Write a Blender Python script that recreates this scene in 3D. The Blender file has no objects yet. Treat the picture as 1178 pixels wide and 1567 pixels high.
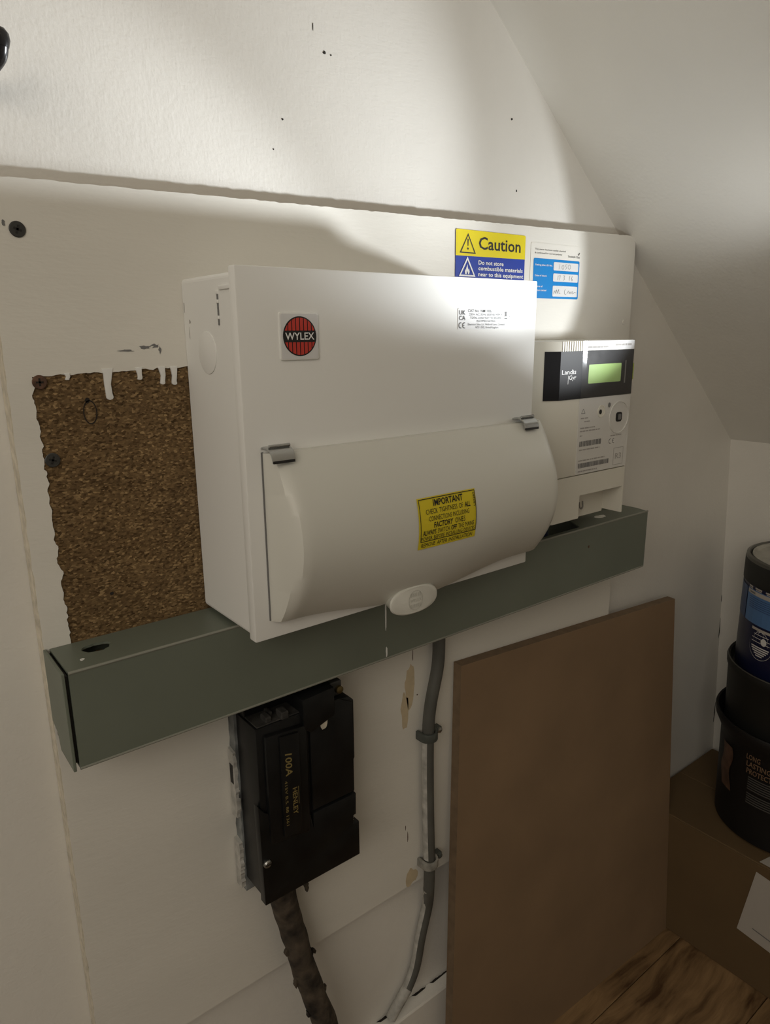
import bpy, bmesh, math, random
from mathutils import Vector, Matrix, noise
random.seed(7)
S = bpy.context.scene
COL = S.collection
PI = math.pi

# ------------------------------------------------------------------ camera
cam_d = bpy.data.cameras.new('camera'); cam = bpy.data.objects.new('camera', cam_d); COL.objects.link(cam)
S.camera = cam
YAW, PIT, ROL, FPX = -0.6644, -0.2486, -0.0095, 1080.84
fwd = Vector((-math.sin(YAW)*math.cos(PIT), math.cos(YAW)*math.cos(PIT), math.sin(PIT)))
rt = fwd.cross(Vector((0, 0, 1))).normalized(); up = rt.cross(fwd)
r2 = rt*math.cos(ROL) + up*math.sin(ROL); u2 = -rt*math.sin(ROL) + up*math.cos(ROL)
M = Matrix((r2, u2, -fwd)).transposed().to_4x4(); M.translation = Vector((-0.2086, -0.4997, 0.2088))
cam.matrix_world = M
cam_d.sensor_fit = 'VERTICAL'; cam_d.sensor_height = 36.0; cam_d.lens = 36.0*FPX/1567.0
cam_d.clip_start = 0.01; cam_d.clip_end = 50

# ------------------------------------------------------------------ world, lights, exposure
W = bpy.data.worlds.new('world'); S.world = W; W.use_nodes = True
W.node_tree.nodes['Background'].inputs[0].default_value = (1.0, 0.93, 0.80, 1)
W.node_tree.nodes['Background'].inputs[1].default_value = 0.08
S.view_settings.view_transform = 'Standard'; S.view_settings.look = 'None'
S.view_settings.exposure = 0.0; S.view_settings.gamma = 1.0; S.view_settings.use_curve_mapping = False

TORCH = Vector((0.49, -0.195, 0.188))
def spot(name, power, aim, half, blend, rad, color):
    d = bpy.data.lights.new(name, 'SPOT'); d.energy = power; d.spot_size = 2*math.radians(half); d.spot_blend = blend
    d.shadow_soft_size = rad; d.color = color
    o = bpy.data.objects.new(name, d); COL.objects.link(o)
    o.location = TORCH; o.rotation_euler = Vector(aim).to_track_quat('-Z', 'Y').to_euler()
    return o
spot('torch_beam', 1.50, (-0.640, 0.700, 0.36), 31.5, 0.13, 0.012, (0.93, 0.97, 1.0))
spot('torch_hotspot', 7.8, (-0.50, 0.21, 0.30), 25, 1.0, 0.012, (0.93, 0.97, 1.0))
spot('torch_core', 13.0, (-0.60, 0.208, 0.158), 12.5, 1.0, 0.012, (0.93, 0.97, 1.0))
spot('torch_spill', 0.48, (-0.50, 0.30, 0.62), 82, 1.0, 0.012, (0.975, 0.985, 0.98))
def area(name, loc, target, size, power, color):
    d = bpy.data.lights.new(name, 'AREA'); d.energy = power; d.size = size; d.color = color
    o = bpy.data.objects.new(name, d); COL.objects.link(o)
    o.location = loc; o.rotation_euler = (Vector(target)-Vector(loc)).to_track_quat('-Z', 'Y').to_euler()
area('hallway_light', (-1.25, -1.05, 0.75), (0.25, 0, 0.05), 1.1, 9.5, (1.0, 0.90, 0.76))

# ------------------------------------------------------------------ materials
def mat(name, base, rough=0.6, metallic=0.0, spec=0.5, var=0.0, vscale=20.0, bump=(), aniso=None, coat=0.0, var2=None):
    m = bpy.data.materials.new(name); m.use_nodes = True
    nt = m.node_tree; N = nt.nodes; Lk = nt.links
    b = N['Principled BSDF']
    b.inputs['Base Color'].default_value = (*base, 1); b.inputs['Roughness'].default_value = rough
    b.inputs['Metallic'].default_value = metallic; b.inputs['Specular IOR Level'].default_value = spec
    b.inputs['Coat Weight'].default_value = coat; b.inputs['Coat Roughness'].default_value = 0.12
    tc = N.new('ShaderNodeTexCoord')
    src = tc.outputs['Object']
    if aniso:
        mp = N.new('ShaderNodeMapping'); mp.inputs['Scale'].default_value = aniso
        Lk.new(src, mp.inputs['Vector']); src = mp.outputs['Vector']
    m['src'] = ''
    if var > 0:
        n = N.new('ShaderNodeTexNoise'); n.inputs['Scale'].default_value = vscale; n.inputs['Detail'].default_value = 6
        Lk.new(src, n.inputs['Vector'])
        r = N.new('ShaderNodeValToRGB'); r.color_ramp.elements[0].position = 0.3; r.color_ramp.elements[1].position = 0.7
        c2 = var2 or tuple(min(1, c*(1+var)) for c in base)
        r.color_ramp.elements[0].color = (*[c*(1-var) for c in base], 1); r.color_ramp.elements[1].color = (*c2, 1)
        Lk.new(n.outputs['Fac'], r.inputs['Fac']); Lk.new(r.outputs['Color'], b.inputs['Base Color'])
    prev = None
    for bb in bump:
        sc, st, dist = bb[:3]; bsrc = src
        n = N.new('ShaderNodeTexNoise'); n.inputs['Scale'].default_value = sc; n.inputs['Detail'].default_value = 3
        if len(bb) > 3:
            mp = N.new('ShaderNodeMapping'); mp.inputs['Scale'].default_value = bb[3]; Lk.new(tc.outputs['Object'], mp.inputs['Vector']); bsrc = mp.outputs['Vector']
        Lk.new(bsrc, n.inputs['Vector'])
        bp = N.new('ShaderNodeBump'); bp.inputs['Strength'].default_value = st; bp.inputs['Distance'].default_value = dist
        Lk.new(n.outputs['Fac'], bp.inputs['Height'])
        if prev: Lk.new(prev.outputs['Normal'], bp.inputs['Normal'])
        prev = bp
    if prev: Lk.new(prev.outputs['Normal'], b.inputs['Normal'])
    return m

WALLC = (0.80, 0.78, 0.73)
m_wall = mat('wall_paint', WALLC, 0.36, spec=0.5, var=0.03, vscale=9, bump=[(420, 0.20, 0.0005, (1.3, 1, 0.35)), (420, 0.32, 0.0005, (0.35, 1, 1.3)), (330, 0.30, 0.0005), (75, 0.30, 0.0007)])
m_slope = mat('slope_paint', (0.85, 0.84, 0.79), 0.5, var=0.03, vscale=6, bump=[(260, 0.4, 0.0006), (50, 0.35, 0.0012)])
m_boardpaint = mat('board_paint', (0.78, 0.76, 0.70), 0.5, var=0.04, vscale=12, bump=[(420, 0.35, 0.0004), (90, 0.35, 0.0006)], aniso=(0.35, 1, 1.3))
m_rawedge = mat('raw_edge', (0.62, 0.57, 0.47), 0.8, var=0.2, vscale=120, bump=[(300, 0.6, 0.0006)])
m_metalpaint = mat('powder_coat', (0.81, 0.81, 0.785), 0.6, spec=0.12, bump=[(2600, 0.22, 0.00012), (1200, 0.12, 0.00012)])
m_plastic = mat('flap_plastic', (0.67, 0.665, 0.61), 0.42, bump=[(2200, 0.15, 0.0001)])
m_chrome = mat('chrome', (0.55, 0.56, 0.56), 0.18, metallic=1.0)
m_trunk = mat('trunk_grey', (0.155, 0.175, 0.14), 0.45, var=0.06, vscale=14, bump=[(500, 0.08, 0.0002)])
m_black = mat('black_plastic', (0.012, 0.012, 0.013), 0.38, var=0.3, vscale=60, bump=[(700, 0.1, 0.0002)])
m_head = mat('bakelite', (0.008, 0.0085, 0.009), 0.36, spec=0.3, var=0.4, vscale=50, bump=[(300, 0.12, 0.0003)])
m_headside = mat('painted_base', (0.03, 0.035, 0.037), 0.5, var=0.9, vscale=45, var2=(0.30, 0.32, 0.32))
m_smear = mat('paint_smear', (0.44, 0.43, 0.40), 0.6, var=0.3, vscale=90, bump=[(200, 0.6, 0.001)])
m_dust = mat('dusty_bakelite', (0.035, 0.033, 0.030), 0.8, var=0.7, vscale=80)
m_white = mat('white_paint', (0.80, 0.80, 0.78), 0.4)
m_label = mat('white_label', (0.72, 0.72, 0.72), 0.45)
m_yellow = mat('yellow_vinyl', (0.80, 0.66, 0.01), 0.4)
m_yellow2 = mat('yellow_sticker', (0.72, 0.58, 0.02), 0.5)
m_blue = mat('blue_vinyl', (0.012, 0.045, 0.36), 0.4)
m_cyan = mat('light_blue_vinyl', (0.0, 0.22, 0.60), 0.4)
m_ink = mat('black_ink', (0.012, 0.011, 0.01), 0.6)
m_ink2 = mat('grey_ink', (0.18, 0.18, 0.18), 0.6)
m_ink3 = mat('faint_ink', (0.40, 0.38, 0.36), 0.6)
m_winkl = mat('white_ink', (0.85, 0.85, 0.85), 0.5)
m_red = mat('red_ink', (0.55, 0.045, 0.03), 0.45)
m_gold = mat('gold_ink', (0.26, 0.20, 0.07), 0.5)
m_meter = mat('meter_plastic', (0.74, 0.72, 0.64), 0.42, bump=[(1500, 0.08, 0.0001)])
m_meterlab = mat('meter_label', (0.70, 0.69, 0.66), 0.4)
m_meterblk = mat('meter_black', (0.012, 0.012, 0.014), 0.5, spec=0.25)
m_pegblk = mat('peg_black', (0.015, 0.014, 0.014), 0.25)
m_embshade = mat('emboss_shading', (0.58, 0.575, 0.52), 0.45)  # same plastic as the flap, darkened to paint in the relief's shading
m_trunkhilite = mat('trunk_edge_highlight', (0.26, 0.265, 0.225), 0.45)  # lighter than the casing: edge highlight put into the colour
m_lcd = mat('lcd_green', (0.42, 0.62, 0.22), 0.3)
m_green = mat('green_plastic', (0.35, 0.45, 0.03), 0.35)
m_mdf = mat('mdf', (0.25, 0.165, 0.095), 0.75, var=0.10, vscale=10, bump=[(600, 0.12, 0.0002)])
m_mdfedge = mat('mdf_edge', (0.19, 0.13, 0.078), 0.85, var=0.15, vscale=80, bump=[(500, 0.3, 0.0004)])
m_card = mat('cardboard', (0.125, 0.078, 0.033), 0.8, var=0.06, vscale=15, bump=[(90, 0.15, 0.0005)])
m_paper = mat('paper', (0.46, 0.43, 0.39), 0.7)
m_cable = mat('grey_sheath', (0.095, 0.095, 0.085), 0.5, var=0.15, vscale=40)
m_clip = mat('grey_clip', (0.07, 0.078, 0.07), 0.5)
m_clipw = mat('painted_clip', (0.30, 0.29, 0.26), 0.6, var=0.35, vscale=120)
m_old = mat('old_sheath', (0.035, 0.025, 0.018), 0.85, var=0.8, vscale=60, var2=(0.11, 0.085, 0.06), bump=[(120, 0.8, 0.002)])
m_screw = mat('black_screw', (0.055, 0.055, 0.052), 0.45, metallic=0.3)
m_rust = mat('rusty_screw', (0.13, 0.07, 0.045), 0.6, metallic=0.3, var=0.4, vscale=300)
m_steel = mat('steel', (0.40, 0.40, 0.39), 0.35, metallic=1.0)
m_dark = mat('dark_hole', (0.02, 0.016, 0.012), 0.9)
m_brass = mat('tarnished_brass', (0.16, 0.12, 0.05), 0.45, metallic=0.8)
m_wireg = mat('green_wire', (0.02, 0.10, 0.035), 0.4)
m_wirey = mat('yellow_wire', (0.42, 0.34, 0.02), 0.4)
m_wireb = mat('blue_wire', (0.012, 0.02, 0.06), 0.4)
m_tinblue = mat('navy_tin', (0.010, 0.014, 0.055), 0.32)
m_tinlight = mat('light_blue_print', (0.09, 0.20, 0.42), 0.4)
m_tinmid = mat('mid_blue_print', (0.045, 0.085, 0.20), 0.4)
m_tinrim = mat('tin_rim', (0.16, 0.16, 0.15), 0.35, metallic=0.9)
m_tinlid = mat('tin_lid', (0.42, 0.41, 0.37), 0.45, metallic=0.3, var=0.2, vscale=40)
m_bucket = mat('bucket_black', (0.0045, 0.0045, 0.005), 0.55)
m_tub = mat('tub_black', (0.010, 0.011, 0.010), 0.55)
m_orange = mat('orange_print', (0.20, 0.125, 0.075), 0.5)
m_bkprint = mat('bucket_print', (0.075, 0.072, 0.068), 0.6)
m_peach = mat('peach_print', (0.10, 0.055, 0.035), 0.5, var=0.5, vscale=60)
m_stain = mat('ochre_stain', (0.60, 0.50, 0.34), 0.6, var=0.12, vscale=70)
m_groove = mat('floor_gap', (0.03, 0.018, 0.01), 0.9)

def mat_chipboard():
    m = bpy.data.materials.new('chipboard'); m.use_nodes = True; nt = m.node_tree; N = nt.nodes; L = nt.links
    b = N['Principled BSDF']; b.inputs['Roughness'].default_value = 0.8; b.inputs['Specular IOR Level'].default_value = 0.25
    tc = N.new('ShaderNodeTexCoord')
    v = N.new('ShaderNodeTexVoronoi'); v.inputs['Scale'].default_value = 900; v.inputs['Randomness'].default_value = 1
    mp = N.new('ShaderNodeMapping'); mp.inputs['Scale'].default_value = (0.55, 1, 1); mp.inputs['Rotation'].default_value = (0, 0.5, 0)
    L.new(tc.outputs['Object'], mp.inputs['Vector']); L.new(mp.outputs['Vector'], v.inputs['Vector'])
    r = N.new('ShaderNodeValToRGB'); cr = r.color_ramp
    cr.elements[0].position = 0.0; cr.elements[0].color = (0.085, 0.048, 0.018, 1)
    cr.elements[1].position = 1.0; cr.elements[1].color = (0.46, 0.31, 0.15, 1)
    e = cr.elements.new(0.35); e.color = (0.185, 0.115, 0.052, 1)
    e = cr.elements.new(0.8); e.color = (0.25, 0.16, 0.074, 1)
    sep = N.new('ShaderNodeSeparateColor'); L.new(v.outputs['Color'], sep.inputs['Color']); L.new(sep.outputs['Red'], r.inputs['Fac'])
    n = N.new('ShaderNodeTexNoise'); n.inputs['Scale'].default_value = 350; n.inputs['Detail'].default_value = 6
    L.new(tc.outputs['Object'], n.inputs['Vector'])
    n2 = N.new('ShaderNodeTexNoise'); n2.inputs['Scale'].default_value = 14; L.new(tc.outputs['Object'], n2.inputs['Vector'])
    ad = N.new('ShaderNodeMath'); ad.operation = 'MULTIPLY_ADD'; L.new(n.outputs['Fac'], ad.inputs[0]); ad.inputs[1].default_value = 0.8; ad.inputs[2].default_value = 0.35
    ad2 = N.new('ShaderNodeMath'); ad2.operation = 'MULTIPLY_ADD'; L.new(n2.outputs['Fac'], ad2.inputs[0]); ad2.inputs[1].default_value = 0.5; ad2.inputs[2].default_value = 0.75
    mu = N.new('ShaderNodeMath'); mu.operation = 'MULTIPLY'; L.new(ad.outputs[0], mu.inputs[0]); L.new(ad2.outputs[0], mu.inputs[1])
    mx = N.new('ShaderNodeMix'); mx.data_type = 'RGBA'; mx.blend_type = 'MULTIPLY'; mx.inputs['Factor'].default_value = 1
    cb = N.new('ShaderNodeCombineColor')
    for k in range(3): L.new(mu.outputs[0], cb.inputs[k])
    L.new(r.outputs['Color'], mx.inputs['A']); L.new(cb.outputs['Color'], mx.inputs['B'])
    L.new(mx.outputs['Result'], b.inputs['Base Color'])
    bp = N.new('ShaderNodeBump'); bp.inputs['Strength'].default_value = 0.5; bp.inputs['Distance'].default_value = 0.0005
    L.new(sep.outputs['Green'], bp.inputs['Height']); L.new(bp.outputs['Normal'], b.inputs['Normal'])
    return m
m_chip = mat_chipboard()

def mat_wood():
    m = bpy.data.materials.new('oak_laminate'); m.use_nodes = True; nt = m.node_tree; N = nt.nodes; L = nt.links
    b = N['Principled BSDF']; b.inputs['Roughness'].default_value = 0.45
    tc = N.new('ShaderNodeTexCoord'); oi = N.new('ShaderNodeObjectInfo')
    off = N.new('ShaderNodeVectorMath'); off.operation = 'MULTIPLY_ADD'
    cbx = N.new('ShaderNodeCombineXYZ')
    for k in range(3): L.new(oi.outputs['Random'], cbx.inputs[k])
    L.new(cbx.outputs[0], off.inputs[0]); off.inputs[1].default_value = (7, 5, 3); L.new(tc.outputs['Object'], off.inputs[2])
    n0 = N.new('ShaderNodeTexNoise'); n0.inputs['Scale'].default_value = 5; L.new(off.outputs[0], n0.inputs['Vector'])
    sc = N.new('ShaderNodeVectorMath'); sc.operation = 'SCALE'; sc.inputs['Scale'].default_value = 0.06; L.new(n0.outputs['Color'], sc.inputs[0])
    a = N.new('ShaderNodeVectorMath'); a.operation = 'ADD'; L.new(off.outputs[0], a.inputs[0]); L.new(sc.outputs[0], a.inputs[1])
    mp = N.new('ShaderNodeMapping'); mp.inputs['Scale'].default_value = (2.6, 34, 34); L.new(a.outputs[0], mp.inputs['Vector'])
    n = N.new('ShaderNodeTexNoise'); n.inputs['Scale'].default_value = 1.6; n.inputs['Detail'].default_value = 9; n.inputs['Roughness'].default_value = 0.62
    L.new(mp.outputs[0], n.inputs['Vector'])
    # knots
    v = N.new('ShaderNodeTexVoronoi'); v.inputs['Scale'].default_value = 5.5; mp2 = N.new('ShaderNodeMapping'); mp2.inputs['Scale'].default_value = (1.1, 2.2, 0.01)
    L.new(a.outputs[0], mp2.inputs['Vector']); L.new(mp2.outputs[0], v.inputs['Vector'])
    kr = N.new('ShaderNodeMapRange'); kr.inputs['From Min'].default_value = 0.03; kr.inputs['From Max'].default_value = 0.20; kr.inputs['To Min'].default_value = 0.28; kr.inputs['To Max'].default_value = 1.0
    L.new(v.outputs['Distance'], kr.inputs['Value'])
    r = N.new('ShaderNodeValToRGB'); cr = r.color_ramp
    cr.elements[0].position = 0.36; cr.elements[0].color = (0.075, 0.038, 0.017, 1)
    cr.elements[1].position = 0.66; cr.elements[1].color = (0.34, 0.215, 0.105, 1)
    e = cr.elements.new(0.48); e.color = (0.20, 0.122, 0.058, 1)
    L.new(n.outputs['Fac'], r.inputs['Fac'])
    vr = N.new('ShaderNodeMapRange'); vr.inputs['To Min'].default_value = 0.75; vr.inputs['To Max'].default_value = 1.15; L.new(oi.outputs['Random'], vr.inputs['Value'])
    mm = N.new('ShaderNodeMath'); mm.operation = 'MULTIPLY'; L.new(kr.outputs[0], mm.inputs[0]); L.new(vr.outputs[0], mm.inputs[1])
    vm = N.new('ShaderNodeVectorMath'); vm.operation = 'SCALE'; L.new(r.outputs['Color'], vm.inputs[0]); L.new(mm.outputs[0], vm.inputs['Scale'])
    L.new(vm.outputs[0], b.inputs['Base Color'])
    return m
m_wood = mat_wood()

def mat_film():
    m = bpy.data.materials.new('clear_film'); m.use_nodes = True; nt = m.node_tree; N = nt.nodes; L = nt.links
    N.remove(N['Principled BSDF']); out = N['Material Output']
    t = N.new('ShaderNodeBsdfTransparent'); g = N.new('ShaderNodeBsdfGlossy'); g.inputs['Roughness'].default_value = 0.16
    tc = N.new('ShaderNodeTexCoord'); n = N.new('ShaderNodeTexNoise'); n.inputs['Scale'].default_value = 70; n.inputs['Detail'].default_value = 5
    L.new(tc.outputs['Object'], n.inputs['Vector'])
    mr = N.new('ShaderNodeMapRange'); mr.inputs['From Min'].default_value = 0.3; mr.inputs['From Max'].default_value = 0.7
    mr.inputs['To Min'].default_value = 0.07; mr.inputs['To Max'].default_value = 0.17; L.new(n.outputs['Fac'], mr.inputs['Value']); L.new(mr.outputs[0], g.inputs['Roughness'])
    bp = N.new('ShaderNodeBump'); bp.inputs['Strength'].default_value = 0.10; bp.inputs['Distance'].default_value = 0.0004; L.new(n.outputs['Fac'], bp.inputs['Height']); L.new(bp.outputs[0], g.inputs['Normal'])
    lw = N.new('ShaderNodeLayerWeight'); pw = N.new('ShaderNodeMath'); pw.operation = 'POWER'; pw.inputs[1].default_value = 5.0; L.new(lw.outputs['Facing'], pw.inputs[0])
    f = N.new('ShaderNodeMath'); f.operation = 'MULTIPLY_ADD'; f.inputs[1].default_value = 0.95; f.inputs[2].default_value = 0.045; L.new(pw.outputs[0], f.inputs[0])
    x = N.new('ShaderNodeMixShader'); L.new(f.outputs[0], x.inputs[0]); L.new(t.outputs[0], x.inputs[1]); L.new(g.outputs[0], x.inputs[2]); L.new(x.outputs[0], out.inputs['Surface'])
    return m
m_film = mat_film()

# ------------------------------------------------------------------ helpers
class Node:
    def __init__(s, o, org): s.o = o; s.org = Vector(org)
def thing(name, label, cat, loc, group=None):
    o = bpy.data.objects.new(name, None); COL.objects.link(o); o.location = loc; o.empty_display_size = 0.02
    o['label'] = label; o['category'] = cat
    if group: o['group'] = group
    return Node(o, loc)
def fin(bm, smooth=False, angle=35):
    bmesh.ops.recalc_face_normals(bm, faces=bm.faces[:])
    if smooth:
        for f in bm.faces: f.smooth = True
        for e in bm.edges:
            if len(e.link_faces) == 2 and e.calc_face_angle(0) > math.radians(angle): e.smooth = False
def part(name, bm, m, parent=None, smooth=False, label=None, kind=None, recalc=True):
    org = parent.org if parent else Vector((0, 0, 0))
    if recalc: fin(bm, smooth)
    bmesh.ops.translate(bm, verts=bm.verts[:], vec=-org)
    me = bpy.data.meshes.new(name); bm.to_mesh(me); bm.free()
    ms = m if isinstance(m, (list, tuple)) else [m]
    for x in ms: me.materials.append(x)
    o = bpy.data.objects.new(name, me); COL.objects.link(o)
    if parent: o.parent = parent.o
    if label: o['label'] = label
    if kind: o['kind'] = kind
    return Node(o, org)
def tag(n, label, cat, group=None):
    n.o['label'] = label; n.o['category'] = cat
    if group: n.o['group'] = group
    return n
def single(name, bm, m, label, cat, org, smooth=False, group=None):
    fin(bm, smooth); n = part(name, bm, m, Node(None, org) if False else None, smooth, recalc=False)
    me = n.o.data; me.transform(Matrix.Translation(-Vector(org))); n.o.location = org; n.org = Vector(org)
    return tag(n, label, cat, group)
def B(): return bmesh.new()
def box(bm, x0, x1, y0, y1, z0, z1, bev=0.0, seg=2):
    vs = [bm.verts.new((x, y, z)) for x in (x0, x1) for y in (y0, y1) for z in (z0, z1)]
    fs = [(0, 1, 3, 2), (4, 6, 7, 5), (0, 4, 5, 1), (2, 3, 7, 6), (0, 2, 6, 4), (1, 5, 7, 3)]
    F = [bm.faces.new([vs[i] for i in f]) for f in fs]
    if bev:
        es = list({e for f in F for e in f.edges}); bmesh.ops.bevel(bm, geom=es, offset=bev, segments=seg, profile=0.5, affect='EDGES')
    return bm
def prism(bm, poly, mapf, w0, w1, holes=(), bev=0.0):
    """extrude a 2D polygon (with holes) between offsets w0 and w1; mapf(u,v,w)->xyz"""
    loops = [poly] + list(holes)
    def ring(pts, w): return [bm.verts.new(mapf(u, v, w)) for u, v in pts]
    R0 = [ring(l, w0) for l in loops]; R1 = [ring(l, w1) for l in loops]
    for R in (R0, R1):
        if len(loops) == 1: bm.faces.new(R[0])
        else:
            es = []
            for r in R:
                for i in range(len(r)): es.append(bm.edges.new((r[i], r[(i+1) % len(r)])))
            bmesh.ops.triangle_fill(bm, use_beauty=True, edges=es)
    for a, b in zip(R0, R1):
        n = len(a)
        for i in range(n): bm.faces.new((a[i], a[(i+1) % n], b[(i+1) % n], b[i]))
    if bev:
        bmesh.ops.recalc_face_normals(bm, faces=bm.faces[:])
        es = [e for e in bm.edges if len(e.link_faces) == 2 and e.calc_face_angle(0) > 0.6]
        bmesh.ops.bevel(bm, geom=es, offset=bev, segments=2, profile=0.5, affect='EDGES')
    return bm
XZ = lambda u, v, w: (u, w, v)          # front elevations: w is y
XY = lambda u, v, w: (u, v, w)          # plans: w is z
YZ = lambda u, v, w: (w, u, v)          # side elevations: w is x
def rrect(x0, x1, z0, z1, r, n=5):
    pts = []
    for cx, cz, a0 in ((x1-r, z1-r, 0), (x0+r, z1-r, 90), (x0+r, z0+r, 180), (x1-r, z0+r, 270)):
        for i in range(n+1):
            a = math.radians(a0+90*i/n); pts.append((cx+r*math.cos(a), cz+r*math.sin(a)))
    return pts
def ell(cx, cz, rx, rz, n=32, rot=0):
    c, s = math.cos(rot), math.sin(rot)
    return [(cx+rx*math.cos(t)*c-rz*math.sin(t)*s, cz+rx*math.cos(t)*s+rz*math.sin(t)*c) for t in [2*PI*i/n for i in range(n)]]
def lathe(bm, c, prof, n=48, cap0=True, cap1=True, a0=0, a1=2*PI):
    full = abs(a1-a0-2*PI) < 1e-6; k = n if full else n+1
    rings = []
    for r, z in prof:
        rings.append([bm.verts.new((c[0]+r*math.cos(a0+(a1-a0)*i/n), c[1]+r*math.sin(a0+(a1-a0)*i/n), z)) for i in range(k)])
    for a, b in zip(rings, rings[1:]):
        for i in range(n): bm.faces.new((a[i], a[(i+1) % k], b[(i+1) % k], b[i]))
    if full:
        if cap0: bm.faces.new(rings[0])
        if cap1: bm.faces.new(rings[-1])
    return bm
def catmull(P, sub=8):
    P = [Vector(p) for p in P]; Q = [2*P[0]-P[1]]+P+[2*P[-1]-P[-2]]; out = []
    for i in range(1, len(Q)-2):
        for k in range(sub):
            t = k/sub; a, b, c, d = Q[i-1:i+3]
            out.append(0.5*((2*b)+(c-a)*t+(2*a-5*b+4*c-d)*t*t+(3*b-a-3*c+d)*t**3))
    out.append(P[-1]); return out
def tube(bm, path, r, n=14, sub=8, rough=0.0, flat=1.0, arc=None, taper=None, seed=0):
    C = catmull(path, sub) if sub > 1 else [Vector(p) for p in path]
    rings = []
    for i, p in enumerate(C):
        t = (C[min(i+1, len(C)-1)]-C[max(i-1, 0)]).normalized()
        s = Vector((1, 0, 0)); s = (s-t*s.dot(t)).normalized() if abs(t.x) < 0.9 else Vector((0, 0, 1)).cross(t).normalized()
        u = t.cross(s)
        rr = r*(taper(i/(len(C)-1)) if taper else 1)
        ring = []
        m = n if arc is None else n+1
        for k in range(m):
            a = 2*PI*k/n if arc is None else arc[0]+(arc[1]-arc[0])*k/n
            q = rr
            if rough: q *= 1+rough*noise.noise(Vector((p.x*60+math.cos(a)*1.5+seed, p.z*60, math.sin(a)*1.5)))
            ring.append(bm.verts.new(p+s*math.cos(a)*q+u*math.sin(a)*q*flat))
        rings.append(ring)
    for A, Bq in zip(rings, rings[1:]):
        m = len(A)
        for k in range(m if arc is None else m-1): bm.faces.new((A[k], A[(k+1) % m], Bq[(k+1) % m], Bq[k]))
    if arc is None: bm.faces.new(rings[0]); bm.faces.new(rings[-1])
    return bm
_tc = {}
def glyphs(s, bold=0.0, shear=0.0):
    k = (s, bold, shear)
    if k in _tc: return _tc[k]
    cu = bpy.data.curves.new('t', 'FONT'); cu.body = s; cu.offset = bold; cu.shear = shear; cu.size = 1; cu.resolution_u = 2
    o = bpy.data.objects.new('t', cu); COL.objects.link(o)
    me = o.evaluated_get(bpy.context.evaluated_depsgraph_get()).to_mesh() if False else None
    dg = bpy.context.evaluated_depsgraph_get(); dg.update(); e = o.evaluated_get(dg); me = e.to_mesh()
    V = [(v.co.x, v.co.y) for v in me.vertices]; F = [tuple(p.vertices) for p in me.polygons]; e.to_mesh_clear()
    bpy.data.objects.remove(o); bpy.data.curves.remove(cu)
    w0 = min(v[0] for v in V) if V else 0; w1 = max(v[0] for v in V) if V else 0
    _tc[k] = (V, F, w0, w1); return _tc[k]
CAP = 0.69
def text(bm, s, u, v, h, mapf, w=None, bold=0.0, shear=0.0, rot=0.0, align='L', off=0.0):
    V, F, w0, w1 = glyphs(s, bold, shear)
    sy = h/CAP; sx = sy if w is None else w/(w1-w0)
    tot = (w1-w0)*sx; du = {'L': 0, 'C': -tot/2, 'R': -tot}[align]
    c, sn = math.cos(rot), math.sin(rot); vs = []
    for x, y in V:
        a = (x-w0)*sx+du; b = y*sy
        vs.append(bm.verts.new(mapf(u+a*c-b*sn, v+a*sn+b*c, off)))
    for f in F:
        try: bm.faces.new([vs[i] for i in f])
        except ValueError: pass
    return tot
def flat(bm, poly, mapf, off=0.0):
    bm.faces.new([bm.verts.new(mapf(u, v, off)) for u, v in poly]); return bm
def rect(x0, x1, z0, z1): return [(x0, z0), (x1, z0), (x1, z1), (x0, z1)]
def frame(bm, poly_o, poly_i, mapf, off=0.0):
    a = [bm.verts.new(mapf(u, v, off)) for u, v in poly_o]; b = [bm.verts.new(mapf(u, v, off)) for u, v in poly_i]; n = len(a)
    for i in range(n): bm.faces.new((a[i], a[(i+1) % n], b[(i+1) % n], b[i]))
def stroke(bm, pts, wd, mapf, off=0.0):
    for (a, b) in zip(pts, pts[1:]):
        d = Vector((b[0]-a[0], b[1]-a[1])); 
        if d.length < 1e-9: continue
        d.normalize(); n = Vector((-d.y, d.x))*wd/2
        flat(bm, [(a[0]-n.x, a[1]-n.y), (b[0]-n.x, b[1]-n.y), (b[0]+n.x, b[1]+n.y), (a[0]+n.x, a[1]+n.y)], mapf, off)
def FP(y):                                        # a plane facing the room at depth y
    return lambda u, v, w: (u, y-w, v)
def ragged(a, b, n, amp, seed, sc=120):
    out = []
    for i in range(n+1):
        t = i/n; u = a[0]+(b[0]-a[0])*t; v = a[1]+(b[1]-a[1])*t
        d = Vector((b[0]-a[0], b[1]-a[1])).normalized(); k = amp*(noise.noise(Vector((u*sc, v*sc, seed)))+0.6*noise.noise(Vector((u*sc*3.1, v*sc*3.1, seed+9))))
        if i in (0, n): k = 0
        out.append((u-d.y*k, v+d.x*k))
    return out
def blob(cx, cz, rx, rz, n, amp, seed):
    return [(cx+rx*(1+amp*noise.noise(Vector((math.cos(t)*1.7, math.sin(t)*1.7, seed))))*math.cos(t), cz+rz*(1+amp*noise.noise(Vector((math.cos(t)*1.7, math.sin(t)*1.7, seed+5))))*math.sin(t)) for t in [2*PI*i/n for i in range(n)]]
def structure(n): n.o['kind'] = 'structure'; return n

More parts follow.
